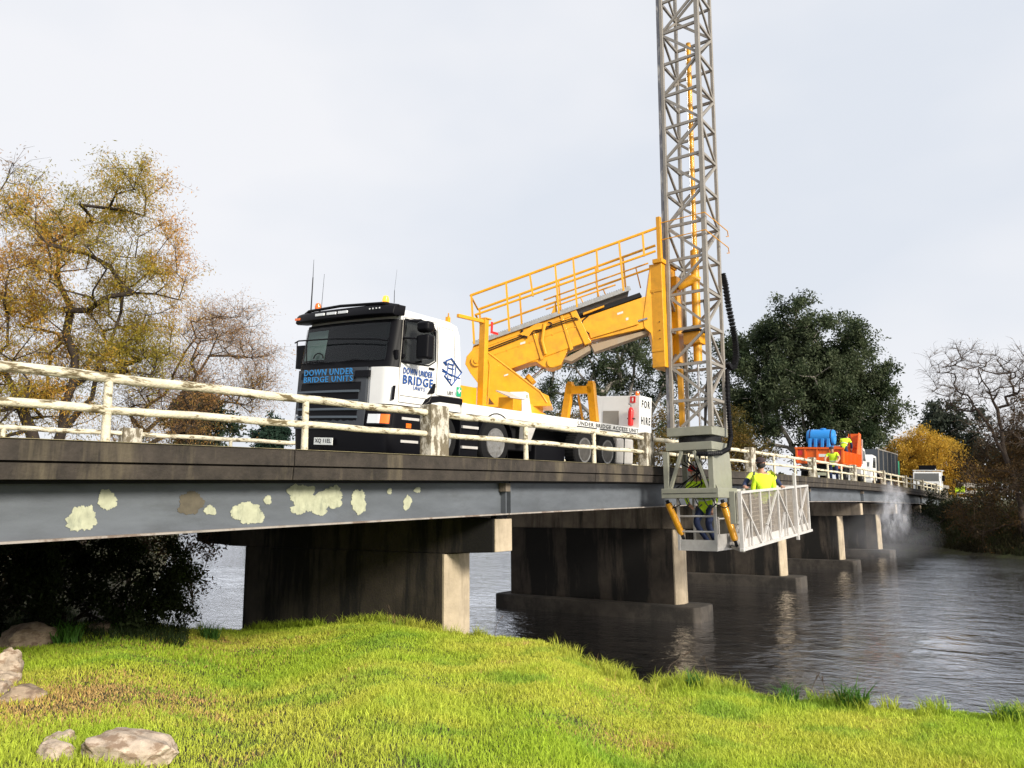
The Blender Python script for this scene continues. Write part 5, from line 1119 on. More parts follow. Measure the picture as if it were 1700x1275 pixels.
def grow(limbs, blobs, ntarg, depth=1.0, view=None, jit=.12, pull=.35, wander=.10, step=.7):
    """limbs: list of polylines (list of points), first begins at the root; returns nodes, parent, targets"""
    nodes = []; par = []
    for li, pl_ in enumerate(limbs):
        start = 0
        pts = [np.array(p, float) for p in pl_]
        if li == 0: nodes.append(pts[0]); par.append(-1); cur = 0
        else:
            A_ = np.array(nodes); cur = int(np.argmin(np.linalg.norm(A_-pts[0], axis=1)))
        for p in pts[1:]:
            q0 = nodes[cur]; L = np.linalg.norm(p-q0); k = max(1, int(L/step))
            for i in range(1, k+1):
                q = q0+(p-q0)*i/k+rng.normal(size=3)*wander*step*(i < k); nodes.append(q); par.append(cur); cur = len(nodes)-1
    B = np.array(blobs, float); w_ = B[:, 3]**2.2; w_ /= w_.sum(); ci = rng.choice(len(B), ntarg, p=w_)
    u = unit(ntarg)*(rng.random((ntarg, 1))**(1/2.4)); off = u*B[ci, 3:4]
    vd = B[:, :3].mean(0); vd[2] = 0; vd /= np.linalg.norm(vd)
    off += vd*(off@vd)[:, None]*(depth-1)
    # blobs also pushed at random in depth
    push = rng.normal(size=len(B))*.35*depth; T_ = B[ci, :3]+off+vd*(push[ci]*B[ci, 3])[:, None]
    root = np.array(nodes[0]); order = np.argsort(np.linalg.norm(T_-root, axis=1)); T_ = T_[order]
    nd = np.zeros((len(nodes)+ntarg*12, 3)); nd[:len(nodes)] = nodes; cnt = len(nodes); depthc = list(np.zeros(cnt))
    tn = []
    for p in T_:
        A_ = nd[:cnt]; v = p-A_; dist = np.linalg.norm(v, axis=1)
        cost = dist*(1+pull*np.clip(-(v[:, 2])/(dist+1e-6), 0, 1)*2)
        k = int(np.argmin(cost)); q0 = nd[k].copy(); L = dist[k]
        m = int(min(10, max(1, round(L/step)))); pd = q0-nd[par[k]] if par[k] >= 0 else np.array([0, 0, 1.]); pdn = pd/(np.linalg.norm(pd)+1e-9)
        c1 = q0+pdn*L*.35+np.array([0, 0, .1*L]); cur = k
        for i in range(1, m+1):
            f = i/m; q = (1-f)**2*q0+2*f*(1-f)*c1+f*f*p+rng.normal(size=3)*jit*step*(i < m)
            nd[cnt] = q; par.append(cur); cur = cnt; cnt += 1
        tn.append(cur)
    return nd[:cnt], np.array(par), np.array(tn)
def radii(nd, par, tn, tip=.012, power=2.3, rootr=None):
    n = len(nd); w_ = np.zeros(n); 
    for t in tn: w_[t] += 1
    for i in range(n-1, 0, -1):
        if w_[i] == 0: w_[i] = .6
        w_[par[i]] += w_[i]
    r_ = tip*w_**(1/power)
    if rootr: r_ = np.maximum(tip*.8, r_*(rootr/r_[0])**(np.clip(r_/r_[0], 0, 1)**.5))
    return r_
def tree(name, label, cat, limbs, blobs, ntarg, leafc, nleaf, lsize, bark, ntwig=4, twl=.8, depth=1.3, tip=.010, rootr=.3, group=None, aspect=.45, droop=.2, step=.7, clump=.5, twr=.004, trans=.35, leafspread=1.0, power=2.3, leafmatname='leaf', jit=.12, flut=.5):
    root = limbs[0][0]; t = thing(name, label, cat, root, group=group)
    nd, par, tn = grow(limbs, blobs, ntarg, depth, step=step, jit=jit)
    r_ = radii(nd, par, tn, tip, power, rootr); idx = np.arange(1, len(nd)); P0 = nd[par[idx]]; P1 = nd[idx]; R0 = r_[par[idx]]; R1 = r_[idx]
    R0 = np.minimum(R0, R1*1.5+.002)
    thick = R1 > (.02 if rootr > .15 else .012)
    V1, F1 = tubes_np(P0[thick], P1[thick], R0[thick], R1[thick], 7); V2, F2 = tubes_np(P0[~thick], P1[~thick], R0[~thick], R1[~thick], 4)
    npmesh('trunk', np.vstack([V1, V2]), np.vstack([F1, F2+len(V1)]), bark, t, nper=4, smooth=True)
    # twigs
    base = nd[tn]; k = ntwig; bs = np.repeat(base, k, 0); m = len(bs)
    if m:
        out = np.repeat(nd[tn]-nd[par[tn]], k, 0); out /= np.linalg.norm(out, axis=1, keepdims=True)+1e-9
        d = out*.8+unit(m)*.9+np.array([0, 0, .25]); d /= np.linalg.norm(d, axis=1, keepdims=True)
        L = twl*(.5+rng.random((m, 1))); mid = bs+d*L*.55+unit(m)*L*.08; end = bs+d*L+np.array([0, 0, -droop])*L+unit(m)*L*.12
        Va, Fa = tubes_np(np.vstack([bs, mid]), np.vstack([mid, end]), np.concatenate([np.full(m, twr*1.6), np.full(m, twr*1.1)]), np.concatenate([np.full(m, twr*1.1), np.full(m, twr*.5)]), 3)
        if leafc is None or twr > .003:
            npmesh('twigs', Va, Fa, M['twig'] if bark is not M['barkeuc'] else bark, t, nper=4, kind='stuff')
        # leaves along twigs
        if leafc is not None:
            q = rng.integers(0, m, nleaf); f = rng.random((nleaf, 1))**.7; P = np.where(f < .5, bs[q]+(mid[q]-bs[q])*f*2, mid[q]+(end[q]-mid[q])*(f-.5)*2)+rng.normal(size=(nleaf, 3))*twl*.16*leafspread
            col = leafcolour(leafc, P, q)
            leafmesh(t, P, col, lsize, aspect, droop)
    return t
def leafcolour(leafc, P, q):
    n = len(P); C_ = np.array(leafc); z = P[:, 2]
    v = fbm(P[:, 0]*.45+P[:, 2]*.3, P[:, 1]*.45+P[:, 2]*.45, 3, 2); v = (v-.28)/.36+rng.normal(size=n)*.18
    v = np.clip(v, 0, .999)*(len(C_)-1); i = v.astype(int); f = (v-i)[:, None]
    return (C_[i]*(1-f)+C_[np.minimum(i+1, len(C_)-1)]*f)*(.75+.5*rng.random((n, 1)))
def leafmesh(parent, P, col, size, aspect, droop, name='crown'):
    n = len(P); a = unit(n); a[:, 2] -= droop*1.5; a /= np.linalg.norm(a, axis=1, keepdims=True); b = np.cross(a, unit(n)); b /= np.linalg.norm(b, axis=1, keepdims=True)+1e-9
    s = size*(.6+.8*rng.random((n, 1))); w_ = s*aspect
    V = np.stack([P, P+a*s*.5+b*w_*.5, P+a*s, P+a*s*.5-b*w_*.5], 1).reshape(-1, 3); F = np.arange(n*4).reshape(-1, 4)
    return npmesh(name, V, F, M['leaf'], parent, cols=np.repeat(col, 4, 0), nper=4)
def d3(*a): return [np.array(p, float) for p in a]
# near willow, autumn foliage, left
WIL1 = [(10.7, 24.8, 9.5, 1.2), (11.5, 24.4, 10.4, 0.9), (12.5, 23.9, 10.2, 1.2), (13.3, 23.5, 9.1, 1.1), (11.2, 24.5, 7.7, 1.5), (10.1, 25.0, 7.1, 1.3), (12.9, 23.7, 7.4, 1.4), (12.1, 24.1, 6.1, 1.3), (10.5, 24.9, 5.1, 1.5), (12.8, 23.8, 4.8, 1.1), (8.6, 25.6, 7.0, 1.2), (8.5, 25.6, 5.2, 1.5), (9.6, 25.2, 10.1, 0.6), (11.3, 24.5, 3.7, 1.3), (9.9, 25.1, 3.4, 1.2), (13.3, 23.5, 5.8, 0.9), (13.7, 23.3, 8.1, 0.7)]
WIL1 = [(x, y, -2+(z+2)*.93, r_*.95) for x, y, z, r_ in WIL1]
WL = [d3((10.9, 24.9, -2.0), (11.1, 24.6, .8), (11.35, 24.5, 2.4)), d3((11.35, 24.5, 2.4), (12.0, 24.2, 3.4), (12.35, 24.0, 5.2), (12.6, 23.9, 7.2), (12.7, 23.8, 8.6)), d3((12.2, 24.1, 4.2), (13.0, 23.7, 5.2), (13.4, 23.5, 6.4)), d3((11.35, 24.5, 2.4), (11.5, 24.4, 4.6), (11.0, 24.8, 7.0), (10.9, 24.7, 8.8)), d3((11.1, 24.6, .8), (10.3, 24.9, 3.0), (9.4, 25.3, 5.0), (8.7, 25.5, 7.2)), d3((11.35, 24.5, 2.4), (12.6, 24.2, 3.1), (13.9, 23.6, 4.3))]
tree('willow_tree', 'tall autumn willow with orange and olive leaves, tallest tree at left', 'tree', WL, WIL1, 330, [(.30, .25, .03), (.46, .31, .04), (.54, .33, .05), (.58, .31, .06), (.52, .25, .07)], 100000, .105, M['bark'], ntwig=9, twl=.80, depth=1.9, tip=.009, rootr=.24, jit=.06, aspect=.22, droop=.35, twr=.0042, power=2.2)
# second bare-ish willow
WIL2 = [(17.7, 25.5, 6.7, 1.0), (18.5, 24.9, 5.6, 0.8), (16.9, 26.0, 5.8, 1.0), (18.1, 25.2, 4.4, 0.9), (16.3, 26.4, 4.8, 1.0), (17.0, 25.9, 7.1, 0.7), (15.4, 26.9, 4.2, 0.9), (18.7, 24.7, 4.6, 0.5), (16.8, 26.0, 4.1, 0.8), (15.2, 27.2, 2.6, .9), (16.6, 26.5, 3.0, .8)]
W2 = [d3((13.4, 27.6, -2.0), (14.0, 27.4, .2), (14.8, 27.2, 1.9)), d3((14.8, 27.2, 1.9), (16.2, 26.6, 2.8), (17.5, 25.8, 3.8), (18.4, 25.2, 4.6)), d3((14.8, 27.2, 1.9), (15.9, 26.7, 3.4), (16.8, 26.1, 5.0), (17.3, 25.8, 6.4))]
tree('willow_tree', 'nearly bare leaning willow with thin reddish twigs behind the left railing', 'tree', W2, WIL2, 330, [(.34, .22, .06), (.45, .24, .07), (.36, .20, .10), (.40, .25, .12)], 30000, .085, M['bark'], ntwig=8, twl=.85, depth=1.6, tip=.007, rootr=.13, jit=.07, aspect=.24, droop=.2, twr=.0033)
# branches at the far left edge
tree('willow_tree', 'sparse bare willow standing behind the tall autumn willow at the left edge', 'tree', [d3((7.6, 29.5, -2), (7.9, 29, 3), (8.6, 28.6, 8)), d3((7.9, 29, 3), (9.6, 28.3, 7.5), (10.6, 27.9, 11.6))], [(8.2, 28.8, 7, 2), (9.9, 28.2, 9.5, 1.2), (10.4, 28.0, 11.2, .7), (8.0, 29, 5, 2.0), (10.5, 28.5, 4, 1.6), (9.2, 28.4, 2.6, 1.7)], 130, [(.25, .16, .03), (.33, .14, .05)], 7000, .11, M['bark'], ntwig=9, twl=1.0, depth=1.4, tip=.009, rootr=.2, aspect=.24, twr=.005)
DG = [(.020, .034, .014), (.045, .066, .030), (.080, .105, .050), (.13, .15, .085), (.06, .082, .040)]
EUR = [(92.2, 22.7, 20.3, 3.4), (91.3, 26.4, 19.1, 3.4), (93.1, 18.8, 17.7, 3.8), (90.6, 28.6, 13.8, 3.6), (92.1, 23.2, 12.8, 5.6), (93.5, 16.9, 13.0, 3.4), (93.7, 15.6, 10.9, 2.8), (92.8, 20.4, 7.7, 4.1), (90.8, 27.9, 8.0, 3.5), (93.5, 16.7, 7.6, 2.8), (91.7, 24.9, 16.5, 4.3), (90.2, 29.8, 16.8, 2.2), (92.7, 20.6, 13.3, 4.9), (90.5, 29.5, 10.5, 2.5)]
tree('gum_tree', 'large dark green gum tree with dense rounded crown standing behind the orange truck', 'tree', [d3((92, 22.5, -.9), (92, 22.6, 4)), d3((92, 22.6, 4), (92.4, 20.8, 9), (93, 19, 15)), d3((92, 22.6, 3), (91, 25.6, 9), (91, 26.4, 16)), d3((92, 22.6, 4), (92, 23.2, 12), (92, 22.8, 18)), d3((92, 22.6, 3.5), (93, 18.0, 8), (93.5, 16, 11))], EUR, 290, DG, 125000, .36, M['barkeuc'], ntwig=6, twl=1.9, depth=1.2, tip=.035, rootr=.55, aspect=.42, droop=.25, step=1.6, twr=.001)
EUC = [(70.6, 37.6, 14.8, 3.5), (72.0, 34.8, 15.3, 3.5), (68.4, 41.5, 13.6, 2.8), (66.9, 43.9, 14.3, 1.6), (73.0, 32.7, 12.0, 3.1), (70.6, 37.7, 11.3, 3.1), (72.3, 34.2, 17.2, 2.2), (69.4, 39.8, 17.4, 1.9), (73.0, 32.8, 8.3, 1.8), (68.1, 42.0, 10.4, 1.9), (73.4, 30.8, 13.5, 2.0)]
tree('gum_tree', 'dark open crowned gum tree with pale limbs, behind the yellow boom', 'tree', [d3((71, 36.5, -1), (71, 36.5, 4)), d3((71, 36.5, 3), (70.4, 38.6, 8), (69, 41, 13)), d3((71, 36.5, 4), (71.6, 35.2, 10), (72, 34.6, 15)), d3((71, 36.5, 3.5), (72.6, 33.5, 8), (73, 32, 12)), d3((71, 36.5, 5), (70.8, 37.8, 11), (70, 39.4, 16))], EUC, 130, DG, 30000, .30, M['barkeuc'], ntwig=5, twl=1.5, depth=1.2, tip=.04, rootr=.5, aspect=.4, droop=.25, step=1.4, twr=.001)
YELL = [(.34, .22, .03), (.50, .31, .04), (.58, .37, .05), (.48, .28, .04)]
YEL = [(111.2, 13.0, 5.1, 3.8), (110.8, 16.1, 4.9, 2.5), (111.5, 10.5, 3.5, 2.6), (111.2, 13.6, 6.7, 2.7), (111.6, 9.3, 2.0, 1.9), (110.5, 17.5, 3.6, 2.6), (111.5, 8.0, 1.2, 1.6)]
tree('willow_tree', 'golden yellow dome shaped willow beyond the far end of the bridge', 'tree', [d3((111, 13.2, -1), (111, 13.2, 1.5)), d3((111, 13.2, 1.2), (111, 15.2, 4), (110.8, 16.4, 5.6)), d3((111, 13.2, 1.2), (111.2, 11.4, 3.4), (111.6, 10.2, 4.6)), d3((111, 13.2, 1.5), (111.2, 13.2, 6))], YEL, 210, YELL, 60000, .30, M['bark'], ntwig=7, twl=1.5, depth=1.3, tip=.03, rootr=.4, aspect=.3, droop=.5, step=1.2, twr=.001)
GG = [(.03, .04, .03), (.045, .058, .042), (.065, .078, .055)]
EUF = [(129.4, 12.4, 11.2, 2.8), (129.7, 9.1, 9.5, 2.6), (129.2, 14.0, 11.7, 1.3), (129.6, 10.5, 6.7, 3.1), (129.8, 6.7, 7.4, 2.6), (130, 4.5, 5, 3)]
tree('gum_tree', 'distant blue green gum tree behind the yellow willow, half hidden by bare branches', 'tree', [d3((129.6, 9.8, -1), (129.6, 10, 4), (129.5, 11.5, 9)), d3((129.6, 10, 4), (129.8, 8, 8))], EUF, 80, GG, 14000, .55, M['barkeuc'], ntwig=6, twl=1.8, depth=1.2, tip=.05, rootr=.4, aspect=.42, step=1.6, twr=.001)
BRN = [(.08, .07, .015), (.15, .10, .022), (.20, .12, .025), (.10, .09, .02)]
tree('shrub', 'brown and olive autumn shrub thicket seen between the white cabinet and the boom support', 'shrub', [d3((55.4, 28.6, -1), (55.4, 28.6, 2)), d3((55.4, 28.6, 1), (54, 30.6, 5)), d3((55.4, 28.6, 1), (56.4, 25.8, 5))], [(53.7, 30.9, 6.2, 1.5), (54.6, 29.3, 5.6, 1.7), (55.7, 27.2, 5.1, 1.9), (56.7, 25.0, 6.4, 1.2), (56.7, 25.1, 4.1, 1.4), (54.6, 29.3, 3.4, 1.5), (53.0, 32.2, 5.2, 1.0), (57.2, 24.0, 3.0, 1.6), (56.0, 27.0, 2.4, 1.6)], 150, BRN, 24000, .20, M['bark'], ntwig=6, twl=1.0, depth=1.5, tip=.02, rootr=.15, aspect=.35, twr=.004)
tree('shrub', 'brown olive autumn shrub just right of the lattice mast beneath the large gum tree', 'shrub', [d3((62.6, 20.6, -1), (62.6, 20.6, 2)), d3((62.6, 20.6, 1), (62.5, 21.3, 5))], [(62.4, 21.4, 6.2, 1.3), (62.7, 20.6, 4.9, 1.3), (62.5, 21.1, 3.4, 1.2), (63.0, 19.3, 3.6, 1.0), (62.6, 20.6, 2.0, 1.4), (62.2, 22.6, 4.4, 1.2)], 90, BRN, 13000, .20, M['bark'], ntwig=6, twl=1.0, depth=1.5, tip=.02, rootr=.15, aspect=.35, twr=.004)
# bare tree on the far bank, right
BARE = [(49.8, 4.8, 7.9, 1.0), (49.9, 3.8, 8.2, 1.2), (49.9, 2.4, 7.7, 1.0), (49.9, 3.7, 6.1, 1.4), (50.0, 2.0, 6.0, 1.3), (50.0, 1.0, 7.5, 1.2), (49.8, 4.6, 6.5, 0.9), (50.0, 0.3, 6.8, 1.6), (50.0, 1.1, 4.2, 1.6), (49.9, 2.5, 3.7, 1.3)]
off_ = np.array([4.5, .3, .5])
BL = [d3((54.4, 1.6, -2.3), (54.5, 1.9, .5), (54.5, 2.3, 2.8)), d3((54.5, 2.3, 2.8), (54.4, 3.2, 5.0), (54.3, 4.2, 6.8)), d3((54.5, 2.3, 2.8), (54.5, 2.4, 5.4), (54.4, 3.2, 8)), d3((54.5, 1.9, .8), (54.5, .9, 3.6), (54.6, .6, 6.6))]
tree('bare_tree', 'leafless brown tree with crooked spreading limbs on the right river bank', 'tree', BL, [(x+off_[0], y+off_[1], z+off_[2], r_) for x, y, z, r_ in BARE], 300, [(.18, .11, .05), (.25, .16, .06)], 900, .10, M['barktwig'], ntwig=7, twl=.8, depth=1.2, tip=.009, rootr=.16, aspect=.4, twr=.006, step=.6)
THK = [(55.9, 4.0, 0.8, 1.1), (55.9, 2.8, 1.2, 1.7), (56.0, 1.5, 1.5, 1.8), (55.9, 3.6, -1.0, 1.3), (56.0, 2.0, -1.0, 1.6), (55.8, 4.8, -0.7, 0.8), (55.8, 5.0, 0.5, 0.5), (56.0, 0.4, 0.0, 2.1), (56, -1.2, 1.5, 2), (56.5, .8, 3.2, 1.6), (56.5, -.8, 3.8, 1.8), (57, 2.2, 3.0, 1.6), (57.2, 1.0, 4.8, 1.7), (57, 3.8, 2.2, 1.3), (57, -1, 5.5, 1.6)]
tree('shrub', 'brown twiggy thicket under the bare tree on the right bank', 'shrub', [d3((56, 2, -2.4), (56, 2, -.8)), d3((56, 2, -1.4), (56, 3.6, .2)), d3((56, 2, -1.4), (56, .6, 1))], THK, 330, [(.05, .035, .018), (.10, .06, .025), (.16, .09, .03), (.07, .065, .02)], 30000, .16, M['twig'], ntwig=10, twl=.9, depth=1.6, tip=.012, rootr=.12, aspect=.4, twr=.006)
tree('shrub', 'low dark green bush at the water edge below the far bridge end', 'shrub', [d3((60.5, 6.2, -2.2), (60.5, 6.2, -.8))], [(60.5, 6.2, -.2, 1.1), (60.8, 5.2, -.8, 1.0), (60.2, 7.4, -1.2, .9), (61, 4, 0, 1)], 60, [(.015, .022, .010), (.03, .04, .016)], 7000, .16, M['bark'], ntwig=6, twl=.7, depth=1.3, tip=.012, rootr=.08, aspect=.45, twr=.004)
tree('round_tree', 'dark rounded tree low on the horizon seen between the left railing pipes', 'tree', [d3((46, 71.2, -1), (46, 71.2, 5))], [(45.7, 71.7, 10.2, 2.2), (44.6, 72.4, 9.0, 1.5), (47.2, 70.7, 9.4, 1.6), (48.2, 70.0, 8.0, 1.2), (46, 71.2, 6.5, 2.4)], 80, [(.02, .035, .018), (.04, .06, .03), (.14, .08, .02)], 12000, .4, M['bark'], ntwig=6, twl=1.2, depth=1.2, tip=.03, rootr=.3, twr=.001)
tree('round_tree', 'small distant green tree just left of the white truck cab', 'tree', [d3((79.6, 102.8, -1), (79.6, 102.8, 8))], [(79.6, 102.8, 12.3, 1.7), (78.3, 103.7, 11.6, 1.3), (81.0, 101.6, 11.6, 1.2), (79.6, 102.8, 9.5, 2.2)], 60, [(.02, .045, .03), (.035, .07, .045)], 8000, .5, M['bark'], ntwig=6, twl=1.2, depth=1.2, tip=.03, rootr=.3, twr=.001)
# dark bush under the bridge at left
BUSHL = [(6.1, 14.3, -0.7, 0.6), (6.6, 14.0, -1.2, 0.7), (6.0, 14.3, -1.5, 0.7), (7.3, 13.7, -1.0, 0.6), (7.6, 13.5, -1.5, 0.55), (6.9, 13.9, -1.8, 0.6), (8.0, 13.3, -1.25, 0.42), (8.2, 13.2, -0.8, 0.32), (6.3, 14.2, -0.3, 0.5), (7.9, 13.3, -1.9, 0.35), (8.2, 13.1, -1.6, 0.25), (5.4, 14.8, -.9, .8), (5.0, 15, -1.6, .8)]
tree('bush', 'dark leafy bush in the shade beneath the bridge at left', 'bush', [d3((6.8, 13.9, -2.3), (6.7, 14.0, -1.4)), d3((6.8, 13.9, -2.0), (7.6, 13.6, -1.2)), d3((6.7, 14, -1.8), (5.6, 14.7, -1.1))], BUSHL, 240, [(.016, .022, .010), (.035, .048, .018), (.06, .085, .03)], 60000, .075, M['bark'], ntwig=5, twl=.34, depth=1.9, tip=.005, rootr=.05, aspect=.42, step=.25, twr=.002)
tree('bush', 'thin twiggy bush hanging over the water left of the first pier', 'bush', [d3((9.6, 17.6, -2.6), (9.7, 17.2, -1.4)), d3((9.7, 17.3, -1.6), (10.3, 16.6, -.8))], [(10.1, 16.9, -.6, .7), (10.8, 16.4, -1.0, .5), (9.5, 17.3, -.9, .7), (10.6, 16.4, -1.6, .5), (9.9, 17, .1, .7)], 110, [(.03, .05, .02), (.05, .08, .03), (.10, .05, .03)], 5500, .08, M['twig'], ntwig=6, twl=.5, depth=1.3, tip=.005, rootr=.04, aspect=.45, step=.3, twr=.0035)
tree('bush', 'tangled olive undergrowth below the willows behind the first pier', 'bush', [d3((9.5, 22, -2.3), (9.6, 21.8, -1)), d3((9.6, 21.8, -1.2), (11.5, 21, 0))], [(9.4, 22, -.2, 1.2), (10.6, 21.4, .2, 1.0), (8.2, 22.6, .2, 1.2), (11.8, 20.8, -.5, .8), (8.8, 22.4, -1.3, 1.2), (12.8, 22.5, .6, 1.0)], 130, [(.05, .06, .015), (.12, .10, .02), (.22, .10, .03)], 14000, .11, M['twig'], ntwig=6, twl=.7, depth=1.5, tip=.006, rootr=.06, aspect=.3, step=.35, twr=.004)

# distant treeline
n = 46000; a = rng.random(n); az_ = np.radians(-40+a*150); rr_ = 255+rng.random(n)*60; hh = 5+6*fbm(np.degrees(az_)*.35, np.zeros(n), 4)*1.6
zz = -1+hh*rng.random(n)**.8; P = np.stack([rr_*np.cos(az_), rr_*np.sin(az_), zz], 1); col = leafcolour([(.035, .045, .03), (.05, .06, .035), (.12, .09, .03), (.05, .062, .04)], P*.2, None)
an = unit(n); bn_ = np.cross(an, unit(n)); bn_ /= np.linalg.norm(bn_, axis=1, keepdims=True); s_ = 1.6*(.6+.8*rng.random((n, 1)))
V = np.stack([P, P+an*s_*.5+bn_*s_*.3, P+an*s_, P+an*s_*.5-bn_*s_*.3], 1).reshape(-1, 3)
npmesh('distant_treeline', V, np.arange(n*4).reshape(-1, 4), M['leaf'], cols=np.repeat(col, 4, 0), nper=4, kind='stuff', label='far low line of trees along the horizon', cat='trees')

# ------------------------------------------------------------------ grass
def blades(x, y, length, width, col, bend=.5, z=None):
    n = len(x); z = ground(x, y) if z is None else z; az_ = rng.random(n)*2*np.pi; l = length*(.45+.75*rng.random(n)+.5*rng.random(n)**5); wd = width*(.7+.6*rng.random(n))
    dx, dy = np.cos(az_), np.sin(az_); fa = az_+rng.normal(size=n)*1.2+np.pi/2; sx, sy = np.cos(fa)*wd/2, np.sin(fa)*wd/2; bd = bend*(.3+rng.random(n))
    z0 = z-.01; h1 = l*.55; o1 = l*bd*.25; h2 = l*(1-.35*bd); o2 = l*bd*.8
    V = np.stack([np.stack([x-sx, y-sy, z0], 1), np.stack([x+sx, y+sy, z0], 1), np.stack([x+dx*o1+sx*.8, y+dy*o1+sy*.8, z0+h1], 1), np.stack([x+dx*o1-sx*.8, y+dy*o1-sy*.8, z0+h1], 1), np.stack([x+dx*o2, y+dy*o2, z0+h2], 1)], 1).reshape(-1, 3)
    b = (np.arange(n)*5)[:, None]; F = np.concatenate([b+np.array([[0, 1, 2]]), b+np.array([[0, 2, 3]]), b+np.array([[3, 2, 4]])], 0)
    return V, F, np.repeat(col, 5, 0)
def sample_polar(n, a0, a1, r0, r1f, pw=1.0):
    az_ = a0+(a1-a0)*rng.random(n); rm = np.interp(az_, CA, CRr)+r1f; u = rng.random(n); r_ = r0+(rm-r0)*u**pw; return r_*np.cos(np.radians(az_)), r_*np.sin(np.radians(az_)), r_
def gcol(x, y):
    n = len(x); a = fbm(x*.55+3, y*.55, 4, 0); b_ = fbm(x*1.6, y*1.6+9, 3, 1); c = fbm(x*3.1+5, y*3.1, 2, 2)
    green = np.array([.43, .57, .05]); lush = np.array([.27, .45, .05]); yel = np.array([.60, .62, .09]); straw = np.array([.62, .42, .16])
    t = np.clip((a-.36)*4, 0, 1)[:, None]; col = green*(1-t)+yel*t; t = np.clip((b_-.50)*6, 0, 1)[:, None]*.75; col = col*(1-t)+lush*t
    st = np.clip((c*.5+a*.6-.60)*9, 0, 1); left = np.clip(1-np.hypot((x-4.2)*.9, y-8.1)/1.7, 0, 1)*1.6+np.clip(1-np.hypot(x-7.5, y-11.5)/2.8, 0, 1)*.45+np.clip(1-np.hypot(x-8.0, y-4.3)/1.0, 0, 1)*.5+np.clip(1-np.hypot(x-6.3, y-3.4)/.8, 0, 1)*.6; st = np.clip(st*.7+left*(.3+c), 0, .95)
    pick = (rng.random(n) < st)[:, None]; col = np.where(pick, straw, col); return col*(.7+.6*rng.random((n, 1))), pick[:, 0]
x, y, r_ = sample_polar(430000, -6, 76, 3.6, .7, .78)
col, dry = gcol(x, y); hn_ = fbm(x*1.3, y*1.3, 3, 1)
V, F, C_ = blades(x, y, (.045+.12*hn_**2)*np.where(dry, .8, 1), .0042+.0005*r_, col, .7)
npmesh('grass', V, F, M['grass'], cols=C_, kind='stuff', label='short vivid green grass with straw patches on the near bank', cat='grass')
# longer grass along the crest
az_ = rng.random(26000)*78-4; rm = np.interp(az_, CA, CRr)+rng.normal(size=26000)*.25-.15; x, y = rm*np.cos(np.radians(az_)), rm*np.sin(np.radians(az_))
keep = fbm(x*2.2, y*2.2, 3, 2) > .42; x, y = x[keep], y[keep]; col, dry = gcol(x, y)
V, F, C_ = blades(x, y, np.full(len(x), .20), .009, col*.8, .8)
npmesh('long_grass', V, F, M['grass'], cols=C_, kind='stuff', label='longer ragged grass fringing the crest of the near bank', cat='grass')
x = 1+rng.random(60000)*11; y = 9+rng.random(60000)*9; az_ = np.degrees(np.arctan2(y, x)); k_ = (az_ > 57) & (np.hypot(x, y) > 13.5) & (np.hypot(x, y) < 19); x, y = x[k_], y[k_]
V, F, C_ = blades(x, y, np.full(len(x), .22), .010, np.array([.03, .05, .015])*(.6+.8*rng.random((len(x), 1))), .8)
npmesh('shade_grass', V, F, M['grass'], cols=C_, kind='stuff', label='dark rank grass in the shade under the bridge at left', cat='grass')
# far bank growth
n = 60000; y = rng.random(n)*44-14; x = shore_x(y)+1+rng.random(n)**1.5*14; zg = ground(x, y); k_ = zg > WATER+.15; x, y, zg = x[k_], y[k_], zg[k_]
cc_ = leafcolour([(.03, .028, .012), (.06, .05, .02), (.045, .06, .018), (.08, .075, .03)], np.stack([x, y, zg], 1), None)
V, F, C_ = blades(x, y, np.full(len(x), .42), .06, cc_, .9, z=zg)
npmesh('bank_growth', V, F, M['grass'], cols=C_, kind='stuff', label='dark rough herbage covering the far river bank', cat='herbage')
# tufts
def tuft(px_, py_, nb_, ln, wd, label, colr, group=None, name='grass_tuft'):
    rr0 = rng.random(nb_)**.5*.12*ln/.3; a = rng.random(nb_)*6.283; x = px_+rr0*np.cos(a); y = py_+rr0*np.sin(a)
    V, F, C_ = blades(x, y, np.full(nb_, ln), wd, np.array(colr)*(.7+.6*rng.random((nb_, 1))), .9)
    return npmesh(name, V, F, M['grass'], cols=C_, label=label, cat='plant', origin=(px_, py_, float(ground(px_, py_))))
def pr(az_, r_): return r_*math.cos(R(az_)), r_*math.sin(R(az_))
tuft(*pr(12.3, 9.7), 150, .34, .016, 'broad leaved grass tuft tallest on the crest near the bright water at right', (.06, .15, .02))
tuft(*pr(16.3, 9.8), 110, .28, .014, 'mid sized tuft left of the tallest one on the right crest', (.07, .17, .03))
tuft(*pr(22.3, 10.0), 90, .24, .013, 'leafy tuft on the crest in front of the dark water below the platform', (.08, .19, .04))
tuft(*pr(3.6, 9.8), 90, .22, .013, 'small tuft on the crest at the right edge', (.08, .18, .03))
tuft(*pr(60.6, 14.6), 230, .5, .022, 'fern like green clump before the dark bush at left', (.07, .15, .02))
tuft(*pr(64.0, 13.6), 160, .42, .016, 'tall green grass clump beside the tan rock at left', (.08, .20, .03))
tuft(*pr(55.6, 15.6), 120, .36, .014, 'green clump on the crest left of the first pier', (.07, .17, .03))
